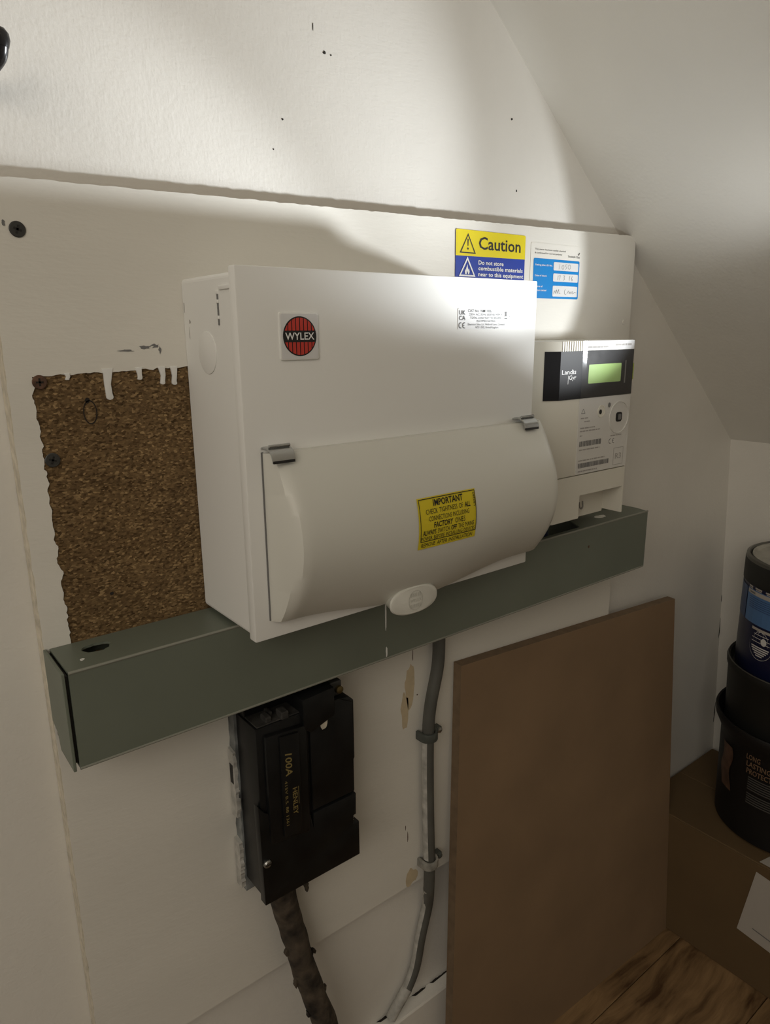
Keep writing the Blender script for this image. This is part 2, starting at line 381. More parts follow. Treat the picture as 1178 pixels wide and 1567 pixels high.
# ------------------------------------------------------------------ room
FLOOR = -0.70
def slx(z): return 0.863-(z-0.047)*1.199          # line where slope meets back wall
bm = B()
prism(bm, [(-1.6, FLOOR), (0.9445, FLOOR), (0.863, 0.047), (slx(1.3), 1.3), (-1.6, 1.3)], XZ, 0.015, 0.115)
wall_back = structure(part('wall_back', bm, m_wall))
bm = B()
d = Vector((slx(1.3)-0.863, 1.253)); nrm = Vector((d.y, -d.x)).normalized()*0.06
a = (0.863, 0.047); b = (slx(1.3), 1.3)
prism(bm, [a, b, (b[0]+nrm.x, b[1]+nrm.y), (a[0]+nrm.x+0.03, a[1]+nrm.y)], XZ, -1.5, 0.115)
structure(part('ceiling', bm, m_slope))
bm = B(); prism(bm, [(0.863, 0.047), (0.9445, FLOOR), (1.05, FLOOR), (0.97, 0.047)], XZ, -1.5, 0.015)
structure(part('wall_right', bm, m_wall))
bm = B(); box(bm, -0.15, 1.05, -1.25, -1.15, FLOOR, 0.9); structure(part('wall_light_block', bm, m_wall))  # unseen wall behind the camera, added to keep light off the lower right
bm = B(); box(bm, -1.6, 0.944, -1.5, 0.015, FLOOR-0.06, FLOOR-0.010)
floor = structure(part('floor', bm, m_groove))
yy = 0.057+0.13; k = 0
while yy > -1.4:
    y1 = min(yy, 0.0149); y0 = yy-0.13
    if y1 - y0 > 0.01:
        j = [-1.6, -0.35+0.37*(k % 3), 0.9435]
        for i in range(2):
            bm = B(); box(bm, j[i]+0.0006, j[i+1]-0.0006, y0+0.0005, y1-0.0005, FLOOR-0.011, FLOOR, 0.0007, 1); part('plank', bm, m_wood, floor)
    yy -= 0.13; k += 1
bm = B()
P = [(0.0147, FLOOR), (0.0, FLOOR), (0.0, -0.562), (0.0015, -0.5595), (0.0147, -0.558)]
prism(bm, P, YZ, -1.6, 0.927); skirting = structure(part('baseboard_back', bm, m_wall))
# paint chips and pits in the upper wall
for i, (x, z, rx, rz) in enumerate([(0.139, 0.420, .0016, .0012), (0.145, 0.4195, .0008, .0006), (0.129, 0.436, .0004, .003), (0.099, 0.367, .0009, .0007), (0.364, 0.344, .0008, .0013), (0.354, 0.407, .0014, .0009), (0.09, 0.345, .0007, .0006)]):
    bm = B(); prism(bm, blob(x, z, rx, rz, 10, 0.6, i), FP(0.015), -0.0005, 0.0002); part('paint_chip', bm, m_dark, wall_back)

for i, (x, z, rx, rz) in enumerate([(0.892, -0.215, .0014, .006), (0.897, -0.262, .0016, .022), (0.914, -0.430, .0018, .020)]):
    bm = B(); prism(bm, blob(x, z, rx, rz, 16, 0.7, i*2.2+1), FP(0.015), -0.0005, 0.0003); part('corner_crack', bm, m_dark, wall_back)
for i, (x0, x1) in enumerate([(0.175, 0.196), (0.228, 0.250), (0.256, 0.300)]):
    bm = B(); prism(bm, ragged((x0, 0.0145), (x1, 0.0145), 14, 0.0012, i+3, 200)+[(x1-0.003, 0.0115+0.001*i), (x0+0.004, 0.0120)], XY, -0.5583, -0.5576); part('skirting_gap', bm, m_dark, skirting)

# ------------------------------------------------------------------ backboard
bt = thing('backboard', 'large white painted chipboard backing board behind the grey trunking and the electrical boxes', 'board', (0.217, 0.0, -0.38))
X0, X1, ZB = -0.117, 0.552, -0.381
outer = [(X0, ZB), (X1, ZB), (X1, 0.303), (X1-0.0025, 0.3095), (X1-0.008, 0.3125), (X0+0.001, 0.3005)]
bm = B(); prism(bm, outer, XZ, 0.0148, 0.0009)
part('core', bm, m_chip, bt)
# paint film with the ragged opening that leaves chipboard bare
hole = ragged((0.06, 0.1875), (-0.1015, 0.1835), 60, 0.0016, 3.0) [:-1]
hole += ragged((-0.1025, 0.1835), (-0.0995, 0.000), 110, 0.0024, 5.0, 110)[:-1]
hole += [(-0.0995, -0.006), (0.06, -0.006)]
out2 = ragged((X0-0.0006, ZB-0.0006), (X1+0.0006, ZB-0.0006), 40, 0.0005, 1)[:-1] + [(X1+0.0006, ZB), (X1+0.0006, 0.304), (X1-0.002, 0.3103), (X1-0.008, 0.3132)]
out2 += ragged((X1-0.010, 0.3132), (X0, 0.3012), 160, 0.0007, 8, 300)[:-1] + ragged((X0-0.0003, 0.3012), (X0-0.0003, ZB), 120, 0.0006, 2, 150)[:-1]
bm = B(); prism(bm, out2, XZ, 0.0010, 0.0, [hole]); part('paint_layer', bm, m_boardpaint, bt, label='white paint film ending in a ragged edge around the bare patch')
bm = B(); box(bm, X0-0.0009, X0, 0.0005, 0.0146, ZB, 0.300); part('raw_edge', bm, m_rawedge, bt)
# drips of paint hanging over the bare chipboard
for x, zt, zb, w in [(-0.0555, 0.187, 0.166, .0028), (-0.0335, 0.187, 0.1785, .0020), (-0.0170, 0.187, 0.1745, .0021), (-0.0085, 0.187, 0.1738, .0022), (-0.081, 0.185, 0.1805, .0016)]:
    bm = B(); n = 14; pts = []
    prof = [(0, 1.35), (0.15, 1.05), (0.5, 0.75), (0.8, 0.75), (0.92, 0.85), (0.98, 0.6), (1.0, 0.15)]
    for i, (t, k) in enumerate(prof): pts.append((x-w*k+0.0004*math.sin(7*t+x*99), zt+(zb-zt)*t))
    for t, k in reversed(prof): pts.append((x+w*k+0.0004*math.sin(7*t+x*99), zt+(zb-zt)*t))
    prism(bm, pts, XZ, 0.0012, -0.0007, bev=0.0003); part('paint_drip', bm, m_white, bt, smooth=True)
def screw(x, z, y, parent, m, r=0.0048, name='screw', label=None):
    bm = B(); prof = [(r*0.97, 0.0), (r, 0.0005), (r*0.9, 0.0009), (r*0.5, 0.0010), (0.0004, 0.0010)]
    rings = []
    for q, h in prof: rings.append([bm.verts.new((x+q*math.cos(2*PI*i/24), y-h, z+q*math.sin(2*PI*i/24))) for i in range(24)])
    for a, b in zip(rings, rings[1:]):
        for i in range(24): bm.faces.new((a[i], a[(i+1) % 24], b[(i+1) % 24], b[i]))
    s = part(name, bm, m, parent, smooth=True, label=label)
    bm = B(); box(bm, x-r*0.5, x+r*0.5, y-0.0012, y-0.0006, z-r*0.13, z+r*0.13); box(bm, x-r*0.13, x+r*0.13, y-0.0012, y-0.0006, z-r*0.55, z+r*0.55)
    return s, bm
for x, z in [(-0.1, 0.272), (-0.0965, 0.129)]:
    s, bm = screw(x, z, 0.0, bt, m_screw); 
    bmesh.ops.rotate(bm, verts=bm.verts[:], cent=(x, 0, z), matrix=Matrix.Rotation(0.35, 3, 'Y')); part('cross_slot', bm, m_ink, s)
s, bm = screw(-0.0985, 0.180, 0.0, bt, m_rust, 0.0046, label='brown rusty screw head at the corner of the bare patch'); part('cross_slot', bm, m_dark, s)
bm = B(); prism(bm, blob(-0.070, 0.1665, 0.0016, 0.0018, 12, 0.4, 1), FP(0.0009), 0.0, 0.0003); part('screw_hole', bm, m_dark, bt)
bm = B(); prism(bm, blob(-0.068, 0.028, 0.0013, 0.0013, 12, 0.4, 2), FP(0.0009), 0.0, 0.0003); part('screw_hole', bm, m_dark, bt)
bm = B(); frame(bm, ell(-0.069, 0.1585, 0.0046, 0.0082, 28), ell(-0.069, 0.1585, 0.0039, 0.0073, 28), FP(0.0009), 0.0003); part('keyhole_mark', bm, m_dark, bt)
for i, (x, z, rx, rz) in enumerate([(-0.040, 0.1985, .006, .0006), (-0.028, 0.2005, .004, .0009), (-0.0205, 0.2015, .003, .0014), (-0.0175, 0.1985, .0008, .0018), (-0.107, 0.275, .0008, .0018)]):
    bm = B(); prism(bm, blob(x, z, rx, rz, 18, 1.3, i*3.1), FP(0.0), -0.0002, 0.0002); part('scuff', bm, m_ink2, bt)
bm = B(); prism(bm, blob(0.540, 0.218, .0028, .0028, 14, 0.2, 4), FP(0.0), -0.0002, 0.0008, bev=0.0003); part('filled_screw', bm, m_boardpaint, bt)
for i, (x, z, rx, rz) in enumerate([(0.213, -0.140, .0065, .022), (0.214, -0.372, .009, .010), (0.206, -0.165, .005, .02)]):
    bm = B(); prism(bm, blob(x, z, rx, rz, 26, 0.5, i*2.7+1), FP(0.0), -0.0003, 0.00012); part('stain', bm, m_stain, bt)
for i, (x, z, rx, rz) in enumerate([(0.2165, -0.107, .0004, .006), (0.2225, -0.153, .0008, .0008), (0.2095, -0.318, .0005, .006), (0.2065, -0.305, .0004, .003)]):
    bm = B(); prism(bm, blob(x, z, rx, rz, 14, 0.6, i*1.9), FP(0.0), -0.0002, 0.0003); part('rust_spot', bm, m_rust, bt)

# ------------------------------------------------------------------ trunking
TZ, TB, TD, TL, TR = -0.0015, -0.0712, -0.0473, -0.1139, 0.5468
tk = thing('cable_trunking', 'long grey green steel trunking running across the board under the consumer unit', 'trunking', (0.217, 0.0, TB))
bm = B()
th = 0.0016
topo = [(TL, -0.0002), (0.335, -0.0002), (0.335, -0.040), (0.425, -0.040), (0.437, -0.020), (0.447, -0.0002), (TR+0.003, -0.0002), (TR+0.003, -0.030), (TR-0.001, TD), (TL, TD)]
hole = blob(-0.0875, -0.0175, 0.0095, 0.0075, 24, 0.25, 2)
prism(bm, topo, XY, TZ-th, TZ, [hole])
box(bm, TL, TR, TD, TD+th, TB, TZ-th)                       # front
box(bm, TL, TR-0.002, TD+th, -0.0002, TB, TB+th)            # underside
box(bm, TL, TR, -0.0015, -0.0002, TB+th, TZ-th)             # back
part('casing', bm, m_trunk, tk)
bm = B(); tube(bm, [(TL, TD+0.0004, TZ-0.0003), (TR, TD+0.0004, TZ-0.0003)], 0.0011, 8, 1); tube(bm, [(TL, TD+0.0004, TB+0.0003), (TR-0.002, TD+0.0004, TB+0.0003)], 0.0011, 8, 1)
part('folded_edge', bm, m_trunkhilite, tk, smooth=True)
bm = B(); prism(bm, [(-0.0002, TB+0.016), (-0.012, TB+0.012), (-0.016, TB+0.0), (TD, TB-0.001), (TD+0.0005, TZ), (-0.0002, TZ+0.0005)], YZ, TL-0.0042, TL-0.0022, bev=0.0004)
box(bm, TL-0.0022, TL+0.004, TD+0.004, -0.004, TB+0.004, TB+0.006)
part('end_cap', bm, m_trunk, tk)
bm = B(); box(bm, TL-0.0022, TL-0.0001, TD+0.0025, -0.0005, TB+0.004, TZ-0.003); part('joint_gap', bm, m_ink, tk)
bm = B()
for i in range(5): box(bm, -0.100+i*0.005, -0.0955+i*0.005, -0.03, -0.004, -0.014-0.002*(i % 2), -0.010-0.002*(i % 3))
part('torn_card', bm, m_card, tk)
bm = B(); prism(bm, blob(0.1453, -0.030, 0.0007, 0.012, 18, 0.6, 3), FP(TD), 0.0, 0.0004); prism(bm, blob(0.146, -0.0645, 0.0009, 0.005, 14, 0.6, 6), FP(TD), 0.0, 0.0004); part('paint_streak', bm, m_white, tk)
bm = B(); prism(bm, blob(-0.101, -0.032, 0.0016, 0.0014, 10, 0.5, 5), XY, TZ, TZ+0.0003); part('paint_spot', bm, m_white, tk)
bm = B(); prism(bm, blob(0.433, -0.024, 0.0012, 0.0016, 10, 0.5, 7), FP(TD), 0.0, 0.0003); part('rust_spot', bm, m_rust, tk)
bm = B()
for i in range(9):
    x = 0.447+i*0.010; box(bm, x, x+0.009, -0.006-0.002*(i*7 % 3), -0.0002, TZ, TZ+0.0012+0.001*(i*5 % 3), 0.0005, 1)
part('dried_paint', bm, m_boardpaint, tk, label='crust of dried cream paint along the back edge')
bm = B(); prism(bm, blob(0.480, -0.027, 0.009, 0.004, 18, 0.5, 3), XY, TZ, TZ+0.0004); part('dried_paint', bm, m_boardpaint, tk)
bm = B(); lathe(bm, (0, 0), [(0.004, 0), (0.0065, 0.002), (0.0068, 0.006), (0.003, 0.010)], 16)
bmesh.ops.rotate(bm, verts=bm.verts[:], cent=(0, 0, 0), matrix=Matrix.Rotation(PI/2, 3, 'Y')); bmesh.ops.translate(bm, verts=bm.verts[:], vec=(TR-0.001, -0.033, -0.013))
part('end_plug', bm, m_white, tk, smooth=True, label='small white plastic plug at the cut end')
# two meter tails dropping into the trunking
for x, yv, m, nm, lb in [(0.352, -0.026, m_ink, 'meter_tail', 'black meter tail dropping into the trunking under the meter'), (0.371, -0.031, m_wireb, 'meter_tail', 'dark blue meter tail dropping into the trunking under the meter')]:
    bm = B(); tube(bm, [(x, yv, 0.024), (x, yv, 0.0), (x+0.002, yv, -0.03), (x-0.004, yv, -0.066)], 0.0068, 14, 5)
    single(nm, bm, m, lb, 'cable', (x, yv, -0.066), True)

# ------------------------------------------------------------------ consumer unit
Wd, H, D = 0.2814, 0.25, 0.0865
cu = thing('consumer_unit', 'large off white metal consumer unit with drop down front flap mounted above the grey trunking', 'fuse box', (Wd/2, 0.0, 0.0))
bm = B(); prism(bm, rrect(0.002, Wd-0.002, 0.0012, H-0.003, 0.0035, 4), XZ, -D+0.008, -0.0003)
part('body', bm, m_metalpaint, cu)
bm = B(); box(bm, 0, Wd, -D, -D+0.0094, 0, H, 0.0011, 2); part('cover', bm, m_metalpaint, cu, smooth=True)
# knockout and lid hinge marks on the left side
xs = 0.002
bm = B()
SP = lambda u, v, w: (xs-w, u, v)
pr = ell(-0.0365, 0.1965, 0.0138, 0.0143, 40)
prism(bm, pr, SP, -0.0002, 0.0007, bev=0.0004); part('knockout', bm, m_metalpaint, cu, smooth=True)
bm = B(); prism(bm, rrect(-0.0765, -0.0605, 0.2365, 0.2392, 0.0010), SP, -0.0002, 0.0013, bev=0.0004); part('pressed_rib', bm, m_metalpaint, cu, smooth=True)
bm = B(); box(bm, xs-0.0005, xs+0.0002, -0.0580, -0.0562, 0.2145, 0.2345); part('lid_slot', bm, m_ink2, cu)
for z in (0.2350, 0.2295, 0.2195):
    bm = B(); box(bm, xs-0.0012, xs+0.0002, -0.0585, -0.0558, z-0.0011, z+0.0011, 0.0003, 1); part('slot_tab', bm, m_metalpaint, cu)
for i, (u, v, ru, rv) in enumerate([(-0.010, 0.2175, .0016, .0012), (-0.0022, 0.228, .0006, .004), (-0.0085, 0.209, .0004, .004)]):
    bm = B(); prism(bm, blob(u, v, ru, rv, 12, 0.9, i*2.0), SP, 0.0, 0.00012); part('scuff', bm, m_ink3, cu)
# round maker's badge
F = FP(-D)
bm = B(); prism(bm, rrect(0.0290, 0.0588, 0.1917, 0.2223, 0.0016), F, -0.0003, 0.0013, bev=0.0006); badge = part('badge', bm, m_metalpaint, cu, smooth=True)
bm = B(); prism(bm, rrect(0.0300, 0.0578, 0.1927, 0.2213, 0.0012), F, 0.0012, 0.00145); part('badge_sticker', bm, m_label, badge)
bc = (0.0440, 0.2070); R = 0.0128
bm = B(); flat(bm, ell(*bc, R, R, 56), F, 0.00155); part('badge_disc', bm, m_ink, badge)
bm = B(); pit = 0.117*2*R; Ri = R*0.93
for sgn in (1, -1):
    for i in range(8):
        xc = (i-3.5)*pit; xl, xr = xc-0.39*pit, xc+0.39*pit
        zb = 0.146*2*R
        xl, xr = max(xl, -Ri*0.955), min(xr, Ri*0.955)
        if xl >= xr: continue
        pts = [(bc[0]+xl, bc[1]+sgn*zb), (bc[0]+xr, bc[1]+sgn*zb)]
        arc = []
        for q in range(6):
            x = xr+(xl-xr)*q/5; h = math.sqrt(max(Ri*Ri-x*x, 0))
            arc.append((bc[0]+x, bc[1]+sgn*max(h, zb)))
        flat(bm, pts+arc, F, 0.0017)
part('badge_stripes', bm, m_red, badge, recalc=False)
bm = B(); text(bm, 'WYLEX', bc[0], bc[1]-0.0021, 0.0045, F, w=0.0222, bold=0.012, align='C', off=0.0017); part('lettering', bm, m_winkl, badge, recalc=False)
# rating label
bm = B(); prism(bm, rrect(0.1888, 0.2497, 0.2108, 0.2268, 0.0010), F, 0.0, 0.0002); rl = part('rating_label', bm, m_label, cu)
bm = B()
text(bm, 'UK', 0.1901, 0.2219, 0.0032, F, w=0.0066, off=0.0004, bold=0.01); text(bm, 'CA', 0.1901, 0.2178, 0.0032, F, w=0.0068, off=0.0004, bold=0.01)
def arcs(bm, cx, cz, r, wd, mapf, off):
    P = [(cx+r*math.cos(a), cz+r*math.sin(a)) for a in [math.radians(75+210*i/12) for i in range(13)]]; stroke(bm, P, wd, mapf, off)
arcs(bm, 0.1920, 0.2138, 0.0020, 0.0006, F, 0.0004); arcs(bm, 0.1960, 0.2138, 0.0020, 0.0006, F, 0.0004); stroke(bm, [(0.1942, 0.2138), (0.1957, 0.2138)], 0.0006, F, 0.0004)
text(bm, 'CAT No. NM1106L', 0.1998, 0.2240, 0.0020, F, w=0.0275, off=0.0004, bold=0.008)
flat(bm, rect(0.2417, 0.2449, 0.2189, 0.2196), F, 0.0004)
part('lettering', bm, m_ink, rl, recalc=False)
bm = B()
for s, u, v, w in [('230V AC 50Hz BSEN61439-3', 0.2010, 0.2214, 0.0375), ('TOTAL LOAD NOT TO EXCEED', 0.2022, 0.2188, 0.0360), ('INCOMER RATING', 0.2095, 0.2163, 0.0215), ('Electrium Sales Ltd, Walkmill Lane, Cannock', 0.1998, 0.2138, 0.0425), ('WS11 0XE, United Kingdom', 0.2080, 0.2115, 0.0265)]:
    text(bm, s, u, v, 0.00165, F, w=w, off=0.0004)
stroke(bm, [(0.2420, 0.2205), (0.2445, 0.2250)], 0.0004, F, 0.0004); stroke(bm, [(0.2445, 0.2205), (0.2420, 0.2250)], 0.0004, F, 0.0004)
frame(bm, rect(0.2422, 0.2444, 0.2212, 0.2247), rect(0.2426, 0.2440, 0.2216, 0.2243), F, 0.0004)
text(bm, 'L82263', 0.2483, 0.2190, 0.0012, F, w=0.0070, rot=PI/2, off=0.0004)
part('fine_print', bm, m_ink, rl, recalc=False)
# drop down flap: curved shell
FX0, FX1 = 0.0125, 0.2890
def flap_lip(x):                                   # lower edge dips towards the thumb tab
    t = max(0.0, 1-abs(x-0.140)/0.115); return 0.0135-0.0115*(t*t*(3-2*t))
def flap_y(z, x):
    zb = flap_lip(x); t = (z-zb)/(0.1325-zb)
    t = min(max(t, 0), 1)
    return 0.0345*(math.sin(PI*min(1, t*0.94+0.035))**0.75)*(1-0.10*t) if True else 0
def flap_surf(x, t):
    zb = flap_lip(x); z = zb+(0.1325-zb)*t
    b = 0.004+0.0310*(math.sin(PI*(0.02+0.955*t))**0.80)*(1.04-0.10*t)
    return z, b
bm = B(); nx, nz = 64, 30; grid = []
for i in range(nx+1):
    q = i/nx; x = FX0+(FX1-FX0)*q; row = []
    for k in range(nz+1):
        t = k/nz; z, b = flap_surf(x, t)
        e = min(x-FX0, FX1-x)
        fall = min(1.0, e/0.013); s = math.sqrt(max(0.0, 1-(1-fall)**2.4))*0.98+0.02
        row.append(bm.verts.new((x, -D-0.0012-(b-0.0012)*s, z)))
    grid.append(row)
for i in range(nx):
    for k in range(nz): bm.faces.new((grid[i][k], grid[i+1][k], grid[i+1][k+1], grid[i][k+1]))
be = [e for e in bm.edges if e.is_boundary]
ret = bmesh.ops.extrude_edge_only(bm, edges=be)
for v in [g for g in ret['geom'] if isinstance(g, bmesh.types.BMVert)]: v.co.y = -D-0.0001
flap = part('flap', bm, m_plastic, cu, smooth=True)
def FS(u, v, w):                                   # map (x, z) onto the bulging flap
    zb = flap_lip(u); t = (v-zb)/(0.1325-zb); z, b = flap_surf(u, t); return (u, -D-b-w, v)
bm = B(); box(bm, FX0-0.0011, FX0+0.0005, -D-0.0006, -D+0.0002, 0.0140, 0.1330); part('flap_seam_shadow', bm, m_ink2, cu)  # dark strip painted in for the shadow along the flap's left gap
# thumb tab with embossed ring
TY = -D-0.0190
tc = (0.1285, 0.0065)
bm = B(); FT = FP(TY); rings = []
for sc, w in ((0.80, -0.0140), (0.93, -0.0030), (1.0, -0.0010), (0.97, 0.0005), (0.90, 0.0012)):
    rings.append([bm.verts.new(FT(tc[0]+0.0240*sc*math.copysign(abs(math.cos(a))**0.9, math.cos(a)), tc[1]+0.0115*sc*math.copysign(abs(math.sin(a))**0.85, math.sin(a)), w)) for a in [2*PI*i/40 for i in range(40)]])
for ra, rb in zip(rings, rings[1:]):
    for i in range(40): bm.faces.new((ra[i], ra[(i+1) % 40], rb[(i+1) % 40], rb[i]))
bm.faces.new(rings[0]); bm.faces.new(rings[-1])
tab = part('thumb_tab', bm, m_plastic, cu, smooth=True)
bm = B()
frame(bm, ell(*tc, 0.0072, 0.0082), ell(*tc, 0.0067, 0.0077), FT, 0.0017)
for i in range(6):
    xx = tc[0]-0.0045+i*0.0018
    for sg in (1, -1): flat(bm, rect(xx-0.0004, xx+0.0004, min(tc[1]+sg*0.003, tc[1]+sg*0.006), max(tc[1]+sg*0.003, tc[1]+sg*0.006)), FT, 0.0017)
text(bm, 'WYLEX', tc[0], tc[1]-0.0012, 0.0024, FT, w=0.0115, align='C', off=0.0017, bold=0.01)
part('embossed_badge', bm, m_embshade, tab, recalc=False)
# spring clips at the flap's top corners
for x in (0.0200, 0.2640):
    bm = B(); prof = [(-D-0.0002, 0.1362), (-D-0.003, 0.1372), (-D-0.008, 0.1372), (-D-0.0125, 0.1352), (-D-0.0150, 0.1322), (-D-0.0158, 0.1290)]
    th = 0.0012; inner = [(y+0.0004, z-th) for y, z in prof[:-2]]+[(prof[-2][0]+th, prof[-2][1]-0.0003), (prof[-1][0]+th, prof[-1][1])]
    prism(bm, prof+inner[::-1], YZ, x-0.0085, x+0.0085)
    cl = part('spring_clip', bm, m_chrome, cu, smooth=True)
    bm = B(); prism(bm, [(-D-0.0145, 0.1290), (-D-0.0160, 0.1290), (-D-0.0162, 0.1272), (-D-0.0145, 0.1272)], YZ, x-0.0080, x+0.0080); part('clip_pad', bm, m_ink, cl)
    bm = B(); tube(bm, [(x-0.0075, -D-0.0095, 0.1378), (x+0.0080, -D-0.0095, 0.1378)], 0.0011, 8, 1); part('clip_roll', bm, m_chrome, cl, smooth=True)
# yellow instruction sticker wrapped on the flap
bm = B(); su0, su1, sv0, sv1 = 0.1195, 0.1790, 0.0520, 0.0905
g = [[bm.verts.new(FS(su0+(su1-su0)*i/12-0.0015*(1-k/10)*0.4, sv0+(sv1-sv0)*k/10, 0.0005)) for k in range(11)] for i in range(13)]
for i in range(12):
    for k in range(10): bm.faces.new((g[i][k], g[i+1][k], g[i+1][k+1], g[i][k+1]))
ws = part('warning_sticker', bm, m_yellow2, cu, smooth=True, label='yellow instruction sticker on the front flap', recalc=False)
bm = B()
def strip(bm, p, q, wd, n=10):
    P = [(p[0]+(q[0]-p[0])*i/n, p[1]+(q[1]-p[1])*i/n) for i in range(n+1)]; stroke(bm, P, wd, FS, 0.0010)
l, r, bt_, tp = su0+0.0012, su1-0.0012, sv0+0.0060, sv1-0.0010
for a_, b_ in [((l, tp), (r, tp)), ((l, bt_), (r, bt_)), ((l, bt_), (l, tp)), ((r, bt_), (r, tp))]: strip(bm, a_, b_, 0.0006)
def line(bm, words, v, h, u0, u1):
    tot = 0; spec = []
    for s, bo, sh in words:
        V, Fc, w0, w1 = glyphs(s, bo, sh); spec.append((w1-w0)); tot += (w1-w0)
    gap = 0.45; full = tot+gap*(len(words)-1); sx = (u1-u0)/full; u = u0
    for (s, bo, sh), w in zip(words, spec): text(bm, s, u, v, h, FS, w=w*sx, bold=bo, shear=sh, off=0.0010); u += (w+gap)*sx
n_, b_ = 0.0, 0.02
line(bm, [('IMPORTANT', b_, 0)], 0.0836, 0.0047, 0.1345, 0.1650)
line(bm, [('CHECK', n_, 0), ('TIGHTNESS', n_, 0), ('OF', n_, 0), ('ALL', b_, 0.1)], 0.0781, 0.0037, 0.1265, 0.1722)
line(bm, [('CONNECTIONS', n_, 0), ('INCLUDING', n_, 0)], 0.0728, 0.0036, 0.1290, 0.1705)
line(bm, [('FACTORY', b_, 0.15), ('ONES', n_, 0)], 0.0674, 0.0041, 0.1335, 0.1660)
line(bm, [('ALWAYS', b_, 0.1), ('SWITCH', n_, 0), ('OFF', b_, 0.1), ('THE', n_, 0), ('MAINS', n_, 0)], 0.0626, 0.0036, 0.1225, 0.1755)
line(bm, [('POWER', n_, 0), ('BEFORE', n_, 0), ('INSTALLING', n_, 0), ('DEVICES', n_, 0)], 0.0587, 0.0029, 0.1212, 0.1765)
line(bm, [('REMOVE', n_, 0.1), ('AFTER', n_, 0.1), ('INSTALLATION', n_, 0.1)], 0.0535, 0.0032, 0.1215, 0.1745)
text(bm, 'L82289', 0.1772, 0.0775, 0.0016, FS, w=0.0105, rot=PI/2, off=0.0010, bold=0.01)
part('lettering', bm, m_ink, ws, recalc=False)

# ------------------------------------------------------------------ caution sign
cs = thing('caution_sign', 'yellow and blue caution sign stuck on the board just above the consumer unit', 'sign', (0.315, -0.0001, 0.258))
K = FP(-0.0001)
cx0, cx1 = 0.2675, 0.3625
bm = B(); prism(bm, [(cx0+0.001, 0.3000), (cx0, 0.2990), (cx0, 0.2350), (cx1, 0.2350), (cx1, 0.2995), (cx1-0.001, 0.3005)], K, 0.0, 0.0005); part('blue_panel', bm, m_blue, cs)
bm = B(); flat(bm, [(cx0, 0.2772), (cx1, 0.2782), (cx1, 0.2995), (cx1-0.001, 0.3005), (cx0+0.001, 0.3002), (cx0, 0.2992)], K, 0.0007); yp = part('yellow_panel', bm, m_yellow, cs, recalc=False)
def tri(cx, zb, zt, hw): return [(cx-hw, zb), (cx+hw, zb), (cx, zt)]
bm = B(); frame(bm, tri(0.2828, 0.2797, 0.2972, 0.0105), tri(0.2828, 0.2807, 0.2952, 0.0085), K, 0.0009)
flat(bm, [(0.2824, 0.2862), (0.2832, 0.2862), (0.2836, 0.2922), (0.2820, 0.2922)], K, 0.0009); flat(bm, ell(0.2828, 0.2838, 0.0010, 0.0010, 12), K, 0.0009)
text(bm, 'Caution', 0.2970, 0.2843, 0.0108, K, w=0.0585, off=0.0009, bold=0.014)
part('lettering', bm, m_ink, yp, recalc=False)
bm = B(); frame(bm, tri(0.2825, 0.2592, 0.2768, 0.0108), tri(0.2825, 0.2606, 0.2738, 0.0083), K, 0.0009)
fl = [(0.2798, 0.2613), (0.2792, 0.2635), (0.2800, 0.2660), (0.2806, 0.2645), (0.2812, 0.2672), (0.2826, 0.2700), (0.2830, 0.2672), (0.2840, 0.2650), (0.2846, 0.2664), (0.2855, 0.2635), (0.2848, 0.2613), (0.2836, 0.2613), (0.2830, 0.2632), (0.2820, 0.2640), (0.2816, 0.2613)]
flat(bm, fl, K, 0.0009)
for s, v, w in [('Do not store', 0.2706, 0.0345), ('combustible materials', 0.2655, 0.0625), ('near to this equipment', 0.2601, 0.0635)]: text(bm, s, 0.2970, v, 0.0036, K, w=w, off=0.0009, bold=0.018)
part('lettering', bm, m_winkl, cs, recalc=False)

# ------------------------------------------------------------------ test label
tl_ = thing('test_label', 'white and light blue polarity test label with handwriting on the board above the meter', 'label', (0.412, -0.0001, 0.238))
bm = B(); prism(bm, rrect(0.3715, 0.4525, 0.2385, 0.2955, 0.002), K, 0.0, 0.0003); part('paper', bm, m_boardpaint, tl_)
bm = B(); flat(bm, rrect(0.3760, 0.4505, 0.2418, 0.2808, 0.0018), K, 0.0005); bp_ = part('blue_panel', bm, m_cyan, tl_, recalc=False)
for z0, z1 in [(0.2700, 0.2782), (0.2590, 0.2670), (0.2440, 0.2548)]:
    bm = B(); flat(bm, rrect(0.4075, 0.4485, z0, z1, 0.0012), K, 0.0007); part('writing_field', bm, m_label, bp_, recalc=False)
bm = B()
for s, v, w in [('Sealing pliers ID No.', 0.2737, 0.0270), ('Date of check', 0.2633, 0.0185), ('Name of', 0.2528, 0.0125), ('person tested', 0.2490, 0.0185)]: text(bm, s, 0.3785, v, 0.0016, K, w=w, off=0.0008, bold=0.012)
part('field_names', bm, m_winkl, bp_, recalc=False)
bm = B()
text(bm, 'This meter has been quality checked', 0.3775, 0.2887, 0.0015, K, w=0.0485, off=0.0006); text(bm, '& confirmed for correct polarity', 0.3775, 0.2852, 0.0015, K, w=0.0430, off=0.0006)
text(bm, 'Scottish Gas', 0.4305, 0.2838, 0.0022, K, w=0.0195, off=0.0006); flat(bm, fl and [(0.4470, 0.2870), (0.4485, 0.2866), (0.4500, 0.2888), (0.4492, 0.2896)], K, 0.0006)
part('lettering', bm, m_ink, tl_, recalc=False)
bm = B(); wd = 0.00035
def hand(pts): stroke(bm, pts, wd, K, 0.0009)
